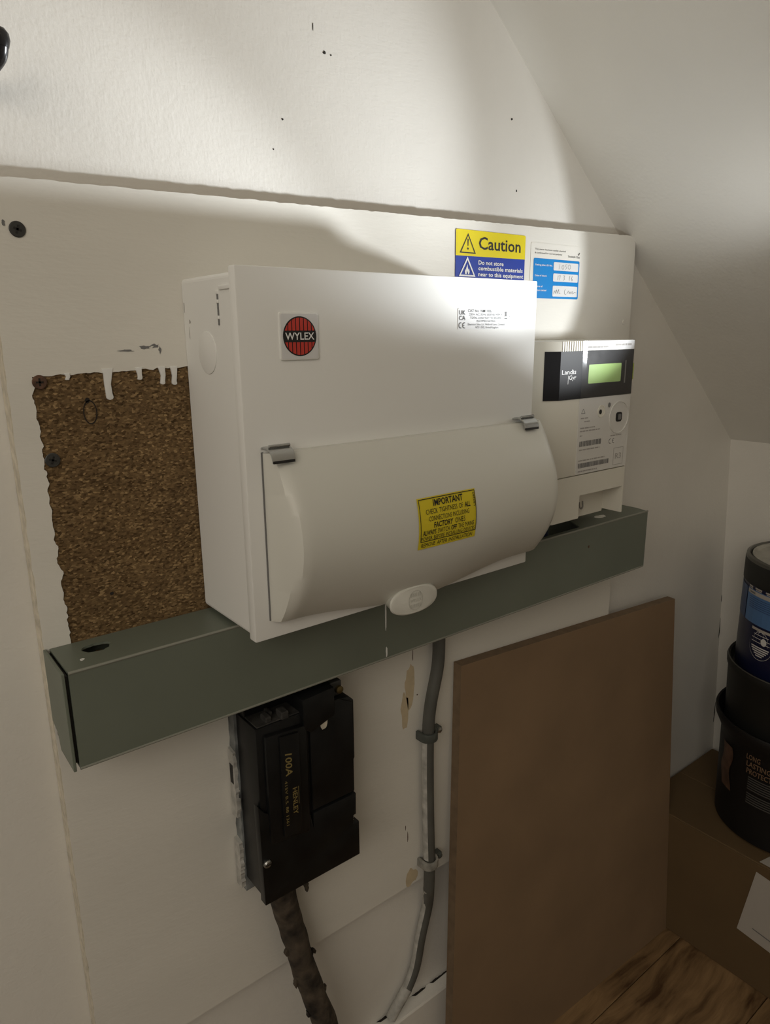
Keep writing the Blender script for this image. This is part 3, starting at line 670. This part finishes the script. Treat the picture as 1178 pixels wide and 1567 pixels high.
hand([(0.4160, 0.2715), (0.4172, 0.2765)]); hand(ell(0.4225, 0.2735, .0018, .0020, 10)+[(0.4243, 0.2735)]); hand([(0.4290, 0.2765), (0.4268, 0.2762), (0.4265, 0.2745), (0.4282, 0.2742), (0.4286, 0.2726), (0.4264, 0.2716)]); hand(ell(0.4330, 0.2742, .0022, .0022, 10)+[(0.4352, 0.2742)])
hand([(0.4150, 0.2605), (0.4155, 0.2652)]); hand([(0.4170, 0.2650), (0.4190, 0.2652), (0.4178, 0.2605)]); hand([(0.4240, 0.2655), (0.4262, 0.2650), (0.4250, 0.2635), (0.4262, 0.2618), (0.4240, 0.2605)]); hand([(0.4340, 0.2605), (0.4346, 0.2655)]); hand([(0.4392, 0.2655), (0.4372, 0.2625), (0.4385, 0.2605), (0.4396, 0.2618), (0.4376, 0.2628)])
hand([(0.4090, 0.2465), (0.4110, 0.2500), (0.4122, 0.2470), (0.4140, 0.2510), (0.4150, 0.2470), (0.4175, 0.2515), (0.4180, 0.2470), (0.4205, 0.2475)]); hand([(0.4290, 0.2515), (0.4268, 0.2500), (0.4270, 0.2470), (0.4300, 0.2462)]); hand([(0.4310, 0.2470), (0.4340, 0.2505), (0.4350, 0.2470), (0.4365, 0.2495), (0.4380, 0.2470), (0.4400, 0.2500), (0.4410, 0.2470), (0.4440, 0.2490), (0.4465, 0.2485)])
part('handwriting', bm, m_ink2, tl_, recalc=False)

# ------------------------------------------------------------------ electricity meter
mt = thing('electricity_meter', 'cream electricity meter with black display band standing right of the consumer unit', 'meter', (0.398, 0.0, 0.012))
MY = -0.066
plan = [(0.3165, -0.0003), (0.3165, -0.046), (0.3285, -0.0575), (0.3430, MY), (0.4625, MY), (0.4690, -0.0570), (0.4725, -0.030), (0.4725, -0.0003)]
bm = B(); prism(bm, plan, XY, 0.0668, 0.1995, bev=0.0007); part('case', bm, m_meter, mt, smooth=True)
bm = B()
def sub(x0, x1, pl):                                # clip the plan to a range of x
    def cut(P, x, keep):
        o = []
        for i in range(len(P)):
            a, b = P[i], P[(i+1) % len(P)]; ia, ib = (a[0]-x)*keep >= 0, (b[0]-x)*keep >= 0
            if ia: o.append(a)
            if ia != ib: t = (x-a[0])/(b[0]-a[0]); o.append((x, a[1]+(b[1]-a[1])*t))
        return o
    return cut(cut(pl, x0, 1), x1, -1)
prism(bm, plan, XY, 0.0445, 0.0660); prism(bm, sub(0.30, 0.385, plan), XY, 0.0205, 0.0445)
prism(bm, sub(0.4600, 0.48, plan), XY, 0.0150, 0.0445); box(bm, 0.385, 0.4600, -0.042, -0.0003, 0.0120, 0.0445)
tcv = part('terminal_cover', bm, m_meter, mt)
bm = B(); box(bm, 0.4085, 0.4125, -0.0475, -0.042, 0.026, 0.0440); box(bm, 0.4070, 0.4175, -0.0455, -0.042, 0.0225, 0.0260, 0.0006, 1); part('seal_lug', bm, m_meter, tcv)
bm = B(); tube(bm, [(0.4090, -0.049, 0.0310), (0.4095, -0.0495, 0.0255), (0.4120, -0.0495, 0.0235), (0.4150, -0.049, 0.0250), (0.4158, -0.048, 0.0310)], 0.0009, 8, 6); part('seal_wire', bm, m_steel, tcv, smooth=True)
bm = B(); lathe(bm, (0, 0), [(0.0030, 0), (0.0030, 0.002), (0.002, 0.003)], 14)
bmesh.ops.rotate(bm, verts=bm.verts[:], cent=(0, 0, 0), matrix=Matrix.Rotation(PI/2, 3, 'X')); bmesh.ops.translate(bm, verts=bm.verts[:], vec=(0.4165, -0.042, 0.0385)); part('seal_screw', bm, m_steel, tcv, smooth=True)
# ribs on the top edge
for i in range(9):
    x = 0.3455+i*0.0034; bm = B(); box(bm, x, x+0.0014, MY-0.0006, MY+0.001, 0.1895, 0.1990); part('grip_rib', bm, m_meter, mt)
# black display band wrapped round the front
def shell(bm, path, z0, z1, off, y_in=0.0015):
    n = len(path); nor = []
    for i in range(n):
        a = Vector(path[max(i-1, 0)]); b = Vector(path[min(i+1, n-1)]); d = (b-a).normalized(); nor.append(Vector((d.y, -d.x)))
    O = [Vector(p)+nn*off for p, nn in zip(path, nor)]; I = [Vector(p)-nn*y_in for p, nn in zip(path, nor)]
    prism(bm, [tuple(p) for p in O]+[tuple(p) for p in reversed(I)], XY, z0, z1)
bm = B(); shell(bm, [(0.3295, -0.0581), (0.3430, MY), (0.4625, MY), (0.4688, -0.0573)], 0.1440, 0.1900, 0.0007); band = part('display_band', bm, m_meterblk, mt)
G = FP(MY-0.0007)
bm = B(); text(bm, 'Landis', 0.3455, 0.1685, 0.0042, G, w=0.0215, off=0.0002, bold=0.008); text(bm, 'Gyr', 0.3565, 0.1632, 0.0040, G, w=0.0110, off=0.0002, bold=0.008); flat(bm, rect(0.3550, 0.3556, 0.1590, 0.1672), G, 0.0002)
part('lettering', bm, m_winkl, band, recalc=False)
bm = B(); prism(bm, rrect(0.3870, 0.4415, 0.1580, 0.1765, 0.0012), G, -0.0003, 0.0002); lcd = part('screen', bm, m_lcd, band)
bm = B(); box(bm, 0.4475, 0.4490, MY-0.0014, MY-0.0006, 0.1560, 0.1790); part('light_pipe', bm, m_steel, band)
bm = B(); Fr = Vector((0.4690-0.4625, -0.0570-MY)); prism(bm, [(0.4648, -0.0645), (0.4683, -0.0594), (0.4695, -0.0601), (0.4661, -0.0655)], XY, 0.1590, 0.1755); part('push_button', bm, m_green, band, label='green push button on the right edge')
# label plate below, strip above, clear film over all
G2 = FP(MY)
bm = B(); prism(bm, rrect(0.3755, 0.4625, 0.0672, 0.1436, 0.0015), G2, -0.0003, 0.0004); lab = part('data_plate', bm, m_meterlab, mt)
bm = B(); prism(bm, rect(0.3755, 0.4625, 0.1903, 0.1993), G2, -0.0003, 0.0006); ts = part('top_strip', bm, m_label, mt)
bm = B(); prism(bm, ell(0.4440, 0.1207, 0.0172, 0.0172, 44), G2, -0.0003, 0.0012, [ell(0.4440, 0.1207, 0.0160, 0.0160, 44)]); part('optical_port_ring', bm, m_meterlab, lab)
bm = B(); prism(bm, rrect(0.4385, 0.4490, 0.1160, 0.1260, 0.003), G2, 0.0, 0.0009); port = part('optical_port', bm, m_ink, lab)
bm = B(); prism(bm, rrect(0.4420, 0.4470, 0.1180, 0.1240, 0.001), G2, 0.0007, 0.0012); part('port_lens', bm, m_ink2, port)
bm = B(); prism(bm, ell(0.4125, 0.1290, 0.0064, 0.0064, 28), G2, -0.0003, 0.0009, [ell(0.4125, 0.1290, 0.0052, 0.0052, 28)]); prism(bm, ell(0.4125, 0.1290, 0.0052, 0.0052, 28), G2, 0.0, 0.0005); bt1 = part('reset_button', bm, m_meter, lab)
bm = B(); flat(bm, ell(0.4110, 0.1285, 0.0024, 0.0026, 14), G2, 0.0007); part('button_slot', bm, m_ink, bt1, recalc=False)
bm = B(); flat(bm, ell(0.4255, 0.1345, 0.0022, 0.0026, 16), G2, 0.0007); part('indicator', bm, m_ink2, lab, recalc=False)
for (u0, u1, v0, v1) in [(0.3790, 0.4150, 0.0955, 0.1010), (0.3790, 0.4305, 0.0735, 0.0785)]:
    u = u0; bm = B()
    while u < u1:
        w = random.choice([0.0003, 0.0006, 0.0009]); flat(bm, rect(u, min(u+w, u1), v0, v1), G2, 0.0006); u += w+random.choice([0.0003, 0.0003, 0.0006])
    part('barcode', bm, m_ink2, lab, recalc=False)
bm = B()
arcs(bm, 0.4315, 0.0965, 0.0024, 0.0007, G2, 0.0006); arcs(bm, 0.4375, 0.0965, 0.0024, 0.0007, G2, 0.0006); stroke(bm, [(0.4351, 0.0965), (0.4370, 0.0965)], 0.0007, G2, 0.0006)
bt2 = B(); stroke(bt2, [(0.3795, 0.1290), (0.3855, 0.1290), (0.3825, 0.1335), (0.3795, 0.1290)], 0.0005, G2, 0.0006); part('warning_mark', bt2, m_ink2, lab, recalc=False)
part('approval_mark', bm, m_ink2, lab, recalc=False)
bm = B()
def dashes(bm, u0, v, w, h, mapf, off, seed):       # print too small to read: words as short bars
    rnd = random.Random(seed); u = u0
    while u < u0+w:
        q = min(rnd.uniform(1.2, 4.0)*h, u0+w-u); flat(bm, rect(u, u+q, v, v+h*0.75), mapf, off); u += q+0.5*h
for i, (u, v, w, h) in enumerate([(0.3790, 0.1235, 0.012, 0.0016), (0.3850, 0.1200, 0.009, 0.0016), (0.3790, 0.1135, 0.024, 0.0017), (0.3790, 0.1105, 0.033, 0.0017), (0.3790, 0.1060, 0.004, 0.0015), (0.3790, 0.0915, 0.034, 0.0017), (0.3790, 0.0805, 0.044, 0.0017), (0.3790, 0.0695, 0.032, 0.0017), (0.4310, 0.1015, 0.020, 0.0014)]): dashes(bm, u, v, w, h, G2, 0.0006, i)
frame(bm, rect(0.4385, 0.4560, 0.0700, 0.0885), rect(0.4390, 0.4555, 0.0705, 0.0880), G2, 0.0006); text(bm, 'R3', 0.4420, 0.0765, 0.0060, G2, w=0.0105, off=0.0006)
part('fine_print', bm, m_ink3, lab, recalc=False)
bm = B(); dashes(bm, 0.3800, 0.1925, 0.038, 0.0020, G2, 0.0008, 21); dashes(bm, 0.4290, 0.1940, 0.028, 0.0026, G2, 0.0008, 22); part('fine_print', bm, m_ink3, ts, recalc=False)
bm = B(); prism(bm, [(0.3757, MY-0.0012), (0.3812, MY-0.0020), (0.4622, MY-0.0016), (0.4622, MY-0.0019), (0.3812, MY-0.0023), (0.3757, MY-0.0015)], XY, 0.1440, 0.1990); part('protective_film', bm, m_film, mt, label='clear glossy protective film over the display')

# ------------------------------------------------------------------ service head (cut-out)
sh = thing('service_head', 'black fused service head hanging below the left part of the trunking', 'fuse holder', (0.063, 0.0, -0.27))
bm = B(); prism(bm, ragged((0.0135, -0.085), (0.0150, -0.268), 26, 0.0012, 4, 150)+[(0.112, -0.262), (0.113, -0.085)], XZ, -0.0004, -0.011); part('base_plate', bm, m_headside, sh)
for i, (z0, z1) in enumerate([(-0.130, -0.192), (-0.218, -0.263)]):
    bm = B(); prism(bm, ragged((-0.0105, z1), (-0.0105, z0), 22, 0.0022, i+11, 160)+[(-0.0015, z0+0.002), (-0.0015, z1-0.001)], YZ, 0.0112, 0.0150); part('paint_smear', bm, m_smear, sh)
bm = B(); box(bm, 0.0109, 0.0117, -0.0085, -0.0030, -0.160, -0.142); part('side_slot', bm, m_ink, sh)
body = [(0.0160, -0.0935), (0.0160, -0.254), (0.1110, -0.254), (0.1110, -0.2205), (0.1055, -0.2205), (0.1055, -0.212), (0.1095, -0.212), (0.1085, -0.160), (0.1110, -0.157), (0.1110, -0.100), (0.1060, -0.0950), (0.0930, -0.0935)]
bm = B(); prism(bm, body, XZ, -0.0100, -0.0450, bev=0.0012); part('housing', bm, m_head, sh, smooth=True)
bm = B(); box(bm, 0.0175, 0.0900, -0.0230, -0.0100, -0.100, -0.0735, 0.0008, 1); part('rear_block', bm, m_head, sh)
bm = B(); box(bm, 0.0180, 0.0600, -0.0435, -0.0225, -0.0940, -0.0928, 0.0004, 1); part('dusty_top', bm, m_dust, sh)
for x0, x1, y0, z1 in [(0.0270, 0.0325, -0.042, -0.0885), (0.0400, 0.0470, -0.0445, -0.0875), (0.0345, 0.0380, -0.034, -0.0900)]:
    bm = B(); box(bm, x0, x1, y0, y0+0.010, -0.0945, z1, 0.0008, 1); part('top_lug', bm, m_dust, sh)
bm = B(); prism(bm, [(0.0215, -0.100), (0.0215, -0.200), (0.0600, -0.205), (0.0600, -0.103)], XZ, -0.044, -0.0500, bev=0.0020); car = part('fuse_carrier', bm, m_head, sh, smooth=True)
bm = B(); prism(bm, [(0.0330, -0.103), (0.0330, -0.196), (0.0510, -0.200), (0.0510, -0.105)], XZ, -0.049, -0.0525, bev=0.0012); part('carrier_grip', bm, m_head, car, smooth=True)
cv = [(0.0140, -0.256), (0.0125, -0.160)]+[(0.0125+0.0485*t, -0.160-0.030*math.sin(t*PI/2)**0.8) for t in [i/10 for i in range(1, 11)]]+[(0.064, -0.205), (0.064, -0.190), (0.1090, -0.190), (0.1085, -0.212), (0.1055, -0.212), (0.1055, -0.2205), (0.1118, -0.2205), (0.1118, -0.256)]
bm = B(); prism(bm, cv, XZ, -0.040, -0.0485, bev=0.0008); lc = part('lower_cover', bm, m_head, sh, smooth=True)
bm = B(); prism(bm, [(0.0640, -0.092), (0.0640, -0.188), (0.1080, -0.188), (0.1080, -0.100), (0.0930, -0.092)], XZ, -0.044, -0.0478, bev=0.0010); part('upper_cover', bm, m_head, sh, smooth=True)
bm = B(); prism(bm, [(0.0570, -0.0800), (0.0570, -0.106), (0.0640, -0.112), (0.0880, -0.104), (0.0880, -0.0780)], XZ, -0.020, -0.0500, bev=0.0010); part('terminal_shroud', bm, m_head, sh, smooth=True)
for x, z, y in [(0.0175, -0.2155, -0.0485), (0.1050, -0.2165, -0.0440)]:
    bm = B(); rr = 0.0035
    lathe(bm, (0, 0), [(rr, 0), (rr, 0.0015), (rr*0.7, 0.0026)], 18); bmesh.ops.rotate(bm, verts=bm.verts[:], cent=(0, 0, 0), matrix=Matrix.Rotation(PI/2, 3, 'X')); bmesh.ops.translate(bm, verts=bm.verts[:], vec=(x, y, z))
    s = part('cover_screw', bm, m_steel, sh, smooth=True); bm = B(); box(bm, x-0.0028, x+0.0028, y-0.0029, y-0.0022, z-0.0004, z+0.0004); part('screw_slot', bm, m_ink, s)
bm = B(); prism(bm, blob(0.0775, -0.1075, 0.0038, 0.0065, 16, 0.3, 3), FP(-0.0478), -0.0002, 0.0006); part('sealing_wax', bm, m_rawedge, sh)
C1 = FP(-0.0525)
bm = B(); text(bm, '100A', 0.0370, -0.1195, 0.0060, C1, w=0.0205, rot=-PI/2, off=0.0002, bold=0.012, shear=0.2)
text(bm, 'HENLEY', 0.0425, -0.1535, 0.0042, C1, w=0.0250, rot=-PI/2, off=0.0002, bold=0.008); text(bm, '415V B.S. 88 1361', 0.0355, -0.1440, 0.0024, C1, w=0.0420, rot=-PI/2, off=0.0002); flat(bm, rect(0.0478, 0.0482, -0.170, -0.1535), C1, 0.0002)
part('lettering', bm, m_gold, car, recalc=False)
# earth clamp and green/yellow wire
ec = thing('earth_clamp', 'small dark earth clamp with screw beside the top of the black service head', 'clamp', (0.095, -0.03, -0.094))
bm = B(); box(bm, 0.0905, 0.1020, -0.0400, -0.0225, -0.0935, -0.0800, 0.001, 2); part('block', bm, m_screw, ec)
bm = B(); lathe(bm, (0, 0), [(0.0035, 0), (0.0035, 0.003), (0.002, 0.004)], 12); bmesh.ops.rotate(bm, verts=bm.verts[:], cent=(0, 0, 0), matrix=Matrix.Rotation(PI/2, 3, 'X')); bmesh.ops.translate(bm, verts=bm.verts[:], vec=(0.0985, -0.0400, -0.0875)); part('clamp_screw', bm, m_brass, ec, smooth=True)
bm = B(); tube(bm, [(0.0935, -0.030, -0.081), (0.0935, -0.030, -0.0725), (0.0930, -0.030, -0.0650)], 0.0030, 12, 4)
for f in bm.faces: f.material_index = 1 if f.calc_center_median().x > 0.0940 else 0
single('earth_wire', bm, [m_wireg, m_wirey], 'short green and yellow earth wire between trunking and service head', 'wire', (0.0935, -0.030, -0.081), True)

# ------------------------------------------------------------------ old incoming cable
bm = B()
path = [(0.038, -0.024, -0.2555), (0.044, -0.022, -0.280), (0.053, -0.020, -0.324), (0.064, -0.020, -0.376), (0.073, -0.020, -0.414), (0.085, -0.020, -0.461), (0.098, -0.018, -0.540), (0.104, -0.016, -0.640), (0.105, -0.016, -0.699)]
tube(bm, path, 0.0120, 22, 14, rough=0.10, taper=lambda t: 1.08-0.15*min(1, t*4)+0.1*t)
ic = single('incoming_cable', bm, m_old, 'thick old dark brown supply cable with peeling sheath below the black service head', 'cable', (0.105, -0.016, -0.699), True)
for i, (x, z, s) in enumerate([(0.0625, -0.272, .007), (0.069, -0.285, .004), (0.0465, -0.345, .004), (0.0725, -0.362, .004), (0.0535, -0.385, .0045), (0.0840, -0.412, .0035), (0.0655, -0.430, .0045), (0.048, -0.315, .003)]):
    bm = B(); pts = blob(x, z, s*0.6, s, 10, 1.2, i*1.3); prism(bm, pts, FP(-0.020), 0.000, 0.004, bev=0.0006); part('torn_sheath', bm, m_old, ic, smooth=True)

# ------------------------------------------------------------------ grey cable, its clips
gp = [(0.2440, -0.0090, -0.068), (0.2440, -0.0090, -0.094), (0.2425, -0.0090, -0.124), (0.233, -0.0090, -0.165), (0.230, -0.0090, -0.196), (0.230, -0.0090, -0.241), (0.231, -0.0090, -0.290), (0.233, -0.0090, -0.350), (0.234, -0.0075, -0.392), (0.2425, 0.0045, -0.430), (0.234, 0.0060, -0.468), (0.226, 0.0060, -0.505), (0.214, 0.0060, -0.528), (0.200, 0.0065, -0.543), (0.190, 0.0075, -0.556)]
bm = B(); tube(bm, gp, 0.0066, 16, 8, taper=lambda t: 1.0-0.12*t)
gc = single('grey_cable', bm, m_cable, 'grey sheathed cable clipped to the board beside the brown panel', 'cable', (0.190, 0.0075, -0.556), True)
for (i0, i1, a0, a1) in [(4, 7, PI*0.78, PI*1.30), (8, 13, PI*0.85, PI*1.45), (12, 14, PI*0.2, PI*1.6)]:
    bm = B(); C = gp[i0:i1+1]
    tube(bm, C, 0.00685, 8, 8, arc=(a0, a1), rough=0.02, taper=lambda t: (1.0-0.02*t) if i0 < 8 else 0.93-0.03*t)
    part('paint_smear', bm, m_smear, gc, smooth=True)
for k, (x, z, m, lb) in enumerate([(0.2305, -0.1985, m_clip, 'grey cable clip, the upper one on the grey cable'), (0.2330, -0.3560, m_clipw, 'paint splashed cable clip, the lower one on the grey cable')]):
    t = thing('cable_clip', lb, 'clip', (x, 0.0, z), 'clips on the grey cable')
    bm = B(); n = 16; R0, R1 = 0.0070, 0.0094; hh = 0.0048; yc = -0.0090
    prof_o = [(x-0.0105, -0.0004)]+[(x+R1*1.08*math.cos(a), yc-R1*math.sin(a)) for a in [PI-PI*i/n for i in range(n+1)]]+[(x+0.0105, -0.0004)]
    prof_i = [(x+R0, -0.0004)]+[(x+R0*math.cos(a), yc-R0*math.sin(a)) for a in [PI*i/n for i in range(n+1)]]+[(x-R0, -0.0004)]
    prism(bm, prof_o+prof_i, XY, z-hh, z+hh, bev=0.0006); part('saddle', bm, m, t, smooth=True)
    bm = B(); box(bm, x+0.0102, x+0.0195, -0.0090, -0.0004, z-0.0040, z+0.0032, 0.001, 1); part('nail_boss', bm, m_clip if k else m, t)
    bm = B(); lathe(bm, (0, 0), [(0.0030, 0), (0.0030, 0.0012), (0.0018, 0.002)], 12); bmesh.ops.rotate(bm, verts=bm.verts[:], cent=(0, 0, 0), matrix=Matrix.Rotation(PI/2, 3, 'X')); bmesh.ops.translate(bm, verts=bm.verts[:], vec=(x+0.0155, -0.0090, z)); part('nail', bm, m_steel if not k else m_clip, t, smooth=True)

# ------------------------------------------------------------------ MDF panel leaning on the board
bm = B(); th = Vector((0, 0.0115, 0.0006))
fr = [Vector((0.2730, -0.0125, -0.1320)), Vector((0.6940, -0.0125, -0.1610)), Vector((0.6945, -0.0500, -0.6995)), Vector((0.2480, -0.0330, -0.6995))]
a = [bm.verts.new(v) for v in fr]; b = [bm.verts.new(v+th) for v in fr]
bm.faces.new(a); bm.faces.new(b[::-1])
for i in range(4):
    f = bm.faces.new((a[i], b[i], b[(i+1) % 4], a[(i+1) % 4])); f.material_index = 1
single('mdf_panel', bm, [m_mdf, m_mdfedge], 'plain brown MDF sheet leaning on the white wall under the trunking', 'panel', (0.47, -0.04, -0.6995))

# ------------------------------------------------------------------ cardboard box and paint containers
BZ = -0.500; BX = 0.695
cb = thing('cardboard_box', 'brown cardboard box on the floor carrying the stack of paint containers', 'box', (0.79, -0.25, FLOOR))
bm = B(); box(bm, BX, 0.912, -0.46, 0.011, FLOOR+0.0005, BZ-0.003, 0.0012, 1); part('body', bm, m_card, cb)
bm = B(); box(bm, BX-0.0005, 0.8035, -0.46, 0.011, BZ-0.003, BZ, 0.001, 1); part('flap', bm, m_card, cb)
bm = B(); box(bm, 0.8045, 0.912, -0.46, 0.011, BZ-0.003, BZ, 0.001, 1); part('flap', bm, m_card, cb)
BF = lambda u, v, w: (BX-w, u, v)                      # left face of the box: u = y
bm = B(); prism(bm, [(-0.167, -0.515), (-0.152, -0.620), (-0.262, -0.634), (-0.277, -0.529)], BF, 0.0, 0.0005); pl = part('address_label', bm, m_paper, cb, label='white paper label on the near face')
bm = B(); stroke(bm, [(-0.172, -0.6050), (-0.255, -0.6160)], 0.0018, BF, 0.0008); stroke(bm, [(-0.196, -0.586), (-0.199, -0.592)], 0.0015, BF, 0.0008); stroke(bm, [(-0.1955, -0.5885), (-0.1985, -0.588)], 0.0012, BF, 0.0008); part('printed_lines', bm, m_ink2, pl, recalc=False)
bm = B(); prism(bm, [(0.6985, -0.168), (0.7450, -0.178), (0.7350, -0.260), (0.6985, -0.250)], XY, BZ, BZ+0.0005); part('tape', bm, m_paper, cb, label='white tape on the top edge')

CC = (0.815, -0.150)
def CYL(r): return lambda u, v, w: (CC[0]+(r+w)*math.cos(u), CC[1]+(r+w)*math.sin(u), v)
bk = thing('paint_bucket', 'large black plastic bucket with orange lettering on the cardboard box', 'bucket', (*CC, BZ))
bm = B(); lathe(bm, CC, [(0.090, BZ), (0.0945, BZ+0.003), (0.0985, -0.358), (0.1015, -0.352), (0.1080, -0.338), (0.1090, -0.330), (0.1075, -0.327), (0.1050, -0.328), (0.1030, -0.340), (0.0985, -0.362), (0.094, -0.370), (0.094, -0.372)], 64)
part('body', bm, m_bucket, bk, smooth=True)
def cyl_text(items, r0, m, parent, name='lettering'):
    bm = B()
    for s, ang, v, h, w in items:
        V, F_, w0, w1 = glyphs(s, 0.012, 0)
        text(bm, s, math.radians(ang), v, h, CYL(r0), w=w/r0, bold=0.012, off=0.0005)
    return part(name, bm, m, parent, recalc=False)
# text runs left to right = increasing angle seen from the room
cyl_text([('LONG', 165, -0.339, 0.0085, 0.024), ('LASTING', 165.6, -0.3505, 0.0085, 0.038), ('PROTECTION', 166.2, -0.3620, 0.0085, 0.055)], 0.0990, m_orange, bk) if False else None
def zr(z): return 0.0945+(0.0985-0.0945)*(z-(BZ+0.003))/(-0.358-BZ-0.003)
cyl_text([('LONG', 165.5, -0.3685, 0.0075, 0.020), ('LASTING', 166.2, -0.3790, 0.0075, 0.034), ('PROTECTION', 166.9, -0.3895, 0.0075, 0.050)], 0.0988, m_orange, bk)
bm = B()
for i in range(12):
    if i == 6: continue
    z = -0.3955-i*0.0036; stroke(bm, [(math.radians(168.5+k*3), z) for k in range(11)], 0.0018, lambda u, v, w: CYL(zr(v))(u, v, w), 0.0006)
part('small_print', bm, m_bkprint, bk, recalc=False)
bm = B()
g = [[bm.verts.new(CYL(zr(-0.36-0.075*k/8))(math.radians(136+14*i/6+2*math.sin(k)), -0.370-0.068*k/8, 0.0006)) for k in range(9)] for i in range(7)]
for i in range(6):
    for k in range(8): bm.faces.new((g[i][k], g[i+1][k], g[i+1][k+1], g[i][k+1]))
part('printed_picture', bm, m_peach, bk, recalc=False)
tb = thing('black_tub', 'plain black plastic tub standing in the bucket rim under the blue tin', 'tub', (*CC, -0.368))
bm = B(); lathe(bm, CC, [(0.0925, -0.3685), (0.0950, -0.366), (0.0990, -0.262), (0.1010, -0.258), (0.1015, -0.250), (0.1000, -0.247), (0.0970, -0.248), (0.0955, -0.254), (0.0930, -0.2560), (0.0925, -0.2565)], 64)
part('body', bm, m_tub, tb, smooth=True)
bm = B(); lathe(bm, CC, [(0.0985, -0.2475), (0.0995, -0.2462), (0.1005, -0.2475)], 64, False, False); part('rim', bm, m_tinrim, tb, smooth=True)
tn = thing('paint_tin', 'blue and black paint tin on top of the black stack by the right wall', 'tin', (*CC, -0.2565))
TRd = 0.0915
bm = B(); lathe(bm, CC, [(0.0895, -0.2562), (TRd, -0.253), (TRd, -0.100)], 64); part('body', bm, m_tinblue, tn, smooth=True)
bm = B(); lathe(bm, CC, [(TRd-0.001, -0.1285), (TRd+0.0012, -0.1275), (TRd+0.0012, -0.0985), (TRd, -0.0965), (0.086, -0.0955), (0.0845, -0.0975), (0.083, -0.0985)], 64, False, False); part('black_band', bm, m_tub, tn, smooth=True)
bm = B(); lathe(bm, CC, [(TRd+0.0008, -0.0990), (TRd+0.0004, -0.0935), (0.0885, -0.0920), (0.0865, -0.0945), (0.0855, -0.0975)], 64, False, False); part('rim', bm, m_tinrim, tn, smooth=True)
bm = B(); lathe(bm, CC, [(0.0850, -0.0965), (0.0845, -0.0935), (0.0815, -0.0930), (0.079, -0.0960), (0.0785, -0.0965)], 64, False, True); part('lid', bm, m_tinlid, tn, smooth=True)
def patch(a0, a1, z0, z1, off, name, m, parent):
    bm = B(); n = 14
    lo = [bm.verts.new(CYL(TRd)(math.radians(a0+(a1-a0)*i/n), z0, off)) for i in range(n+1)]; hi = [bm.verts.new(CYL(TRd)(math.radians(a0+(a1-a0)*i/n), z1, off)) for i in range(n+1)]
    for i in range(n): bm.faces.new((lo[i], lo[i+1], hi[i+1], hi[i]))
    return part(name, bm, m, parent, smooth=True, recalc=False)
pnl = patch(137.5, 215, -0.1790, -0.1330, 0.0005, 'light_blue_panel', m_tinlight, tn)
patch(104, 136.0, -0.1790, -0.1330, 0.0005, 'mid_blue_panel', m_tinmid, tn)
patch(138.5, 214, -0.1395, -0.1340, 0.0009, 'white_stripe', m_paper, pnl)
bm = B()
for i in range(6): stroke(bm, [(math.radians(142+k*6), -0.1435-i*0.0028) for k in range(12)], 0.0009, CYL(TRd), 0.0009)
part('small_print', bm, m_tinmid, pnl, recalc=False)
bm = B(); stroke(bm, [(math.radians(142+k), -0.1368) for k in range(8)], 0.0022, CYL(TRd), 0.0012); part('small_print', bm, m_ink2, pnl, recalc=False)
for i, (a0, a1) in enumerate([(139, 144.5), (148, 156), (160, 170), (174, 185)]):
    bm = B(); stroke(bm, [(math.radians(a0+(a1-a0)*k/5), -0.1297) for k in range(6)], 0.0020, CYL(TRd), 0.0006); stroke(bm, [(math.radians(a0+1+(a1-a0)*k/6), -0.1320) for k in range(6)], 0.0012, CYL(TRd), 0.0006); part('small_print', bm, m_paper, tn, kind='stuff', recalc=False)
bm = B(); stroke(bm, [(math.radians(150+k*2.2), -0.1840) for k in range(12)], 0.0036, CYL(TRd), 0.0006); part('small_print', bm, m_paper, tn, recalc=False)
bm = B(); gc_ = (math.radians(160.5), -0.2000); gr = 0.0150
def sph(u, v): return (gc_[0]+u*gr/TRd, gc_[1]+v*gr)
for i in range(5):
    k = -0.8+0.4*i; stroke(bm, [sph(k*math.sqrt(max(0, 1-t*t)), t) for t in [-0.3+1.3*j/8 for j in range(9)]], 0.0007, CYL(TRd), 0.0006)
for t in (-0.1, 0.25, 0.6): stroke(bm, [sph(math.sqrt(1-t*t)*q, t) for q in [-1+0.25*j for j in range(9)]], 0.0007, CYL(TRd), 0.0006)
flat(bm, [sph(0.35+0.3*math.cos(a), 0.1+0.35*math.sin(a)) for a in [2*PI*i/12 for i in range(12)]], CYL(TRd), 0.0006)
for i, (t, h) in enumerate([(-0.55, .95), (-0.75, .9), (-0.95, .75), (-1.15, .55), (-1.35, .35)]): stroke(bm, [sph(-h+2*h*j/6, t) for j in range(7)], 0.0016, CYL(TRd), 0.0006)
stroke(bm, [sph(1.25*math.cos(a), -0.35+1.35*math.sin(a)) for a in [math.radians(165+210*j/20) for j in range(21)]], 0.0005, CYL(TRd), 0.0006)
part('globe_emblem', bm, m_label, tn, recalc=False)

# ------------------------------------------------------------------ black peg high on the wall at the left
pg = thing('wall_peg', 'shiny black rounded peg poking from the upper left of the wall', 'hook', (-0.105, 0.015, 0.365))
bm = B(); tube(bm, [(-0.114, 0.0145, 0.350), (-0.106, 0.002, 0.356), (-0.1005, -0.010, 0.362), (-0.0990, -0.014, 0.369)], 0.0042, 16, 6); part('arm', bm, m_pegblk, pg, smooth=True)
bm = B(); lathe(bm, (-0.0990, -0.014), [(0.0005, 0.3655), (0.0040, 0.3665), (0.0050, 0.370), (0.0046, 0.3735), (0.0028, 0.376), (0.0004, 0.377)], 20); part('tip', bm, m_pegblk, pg, smooth=True)
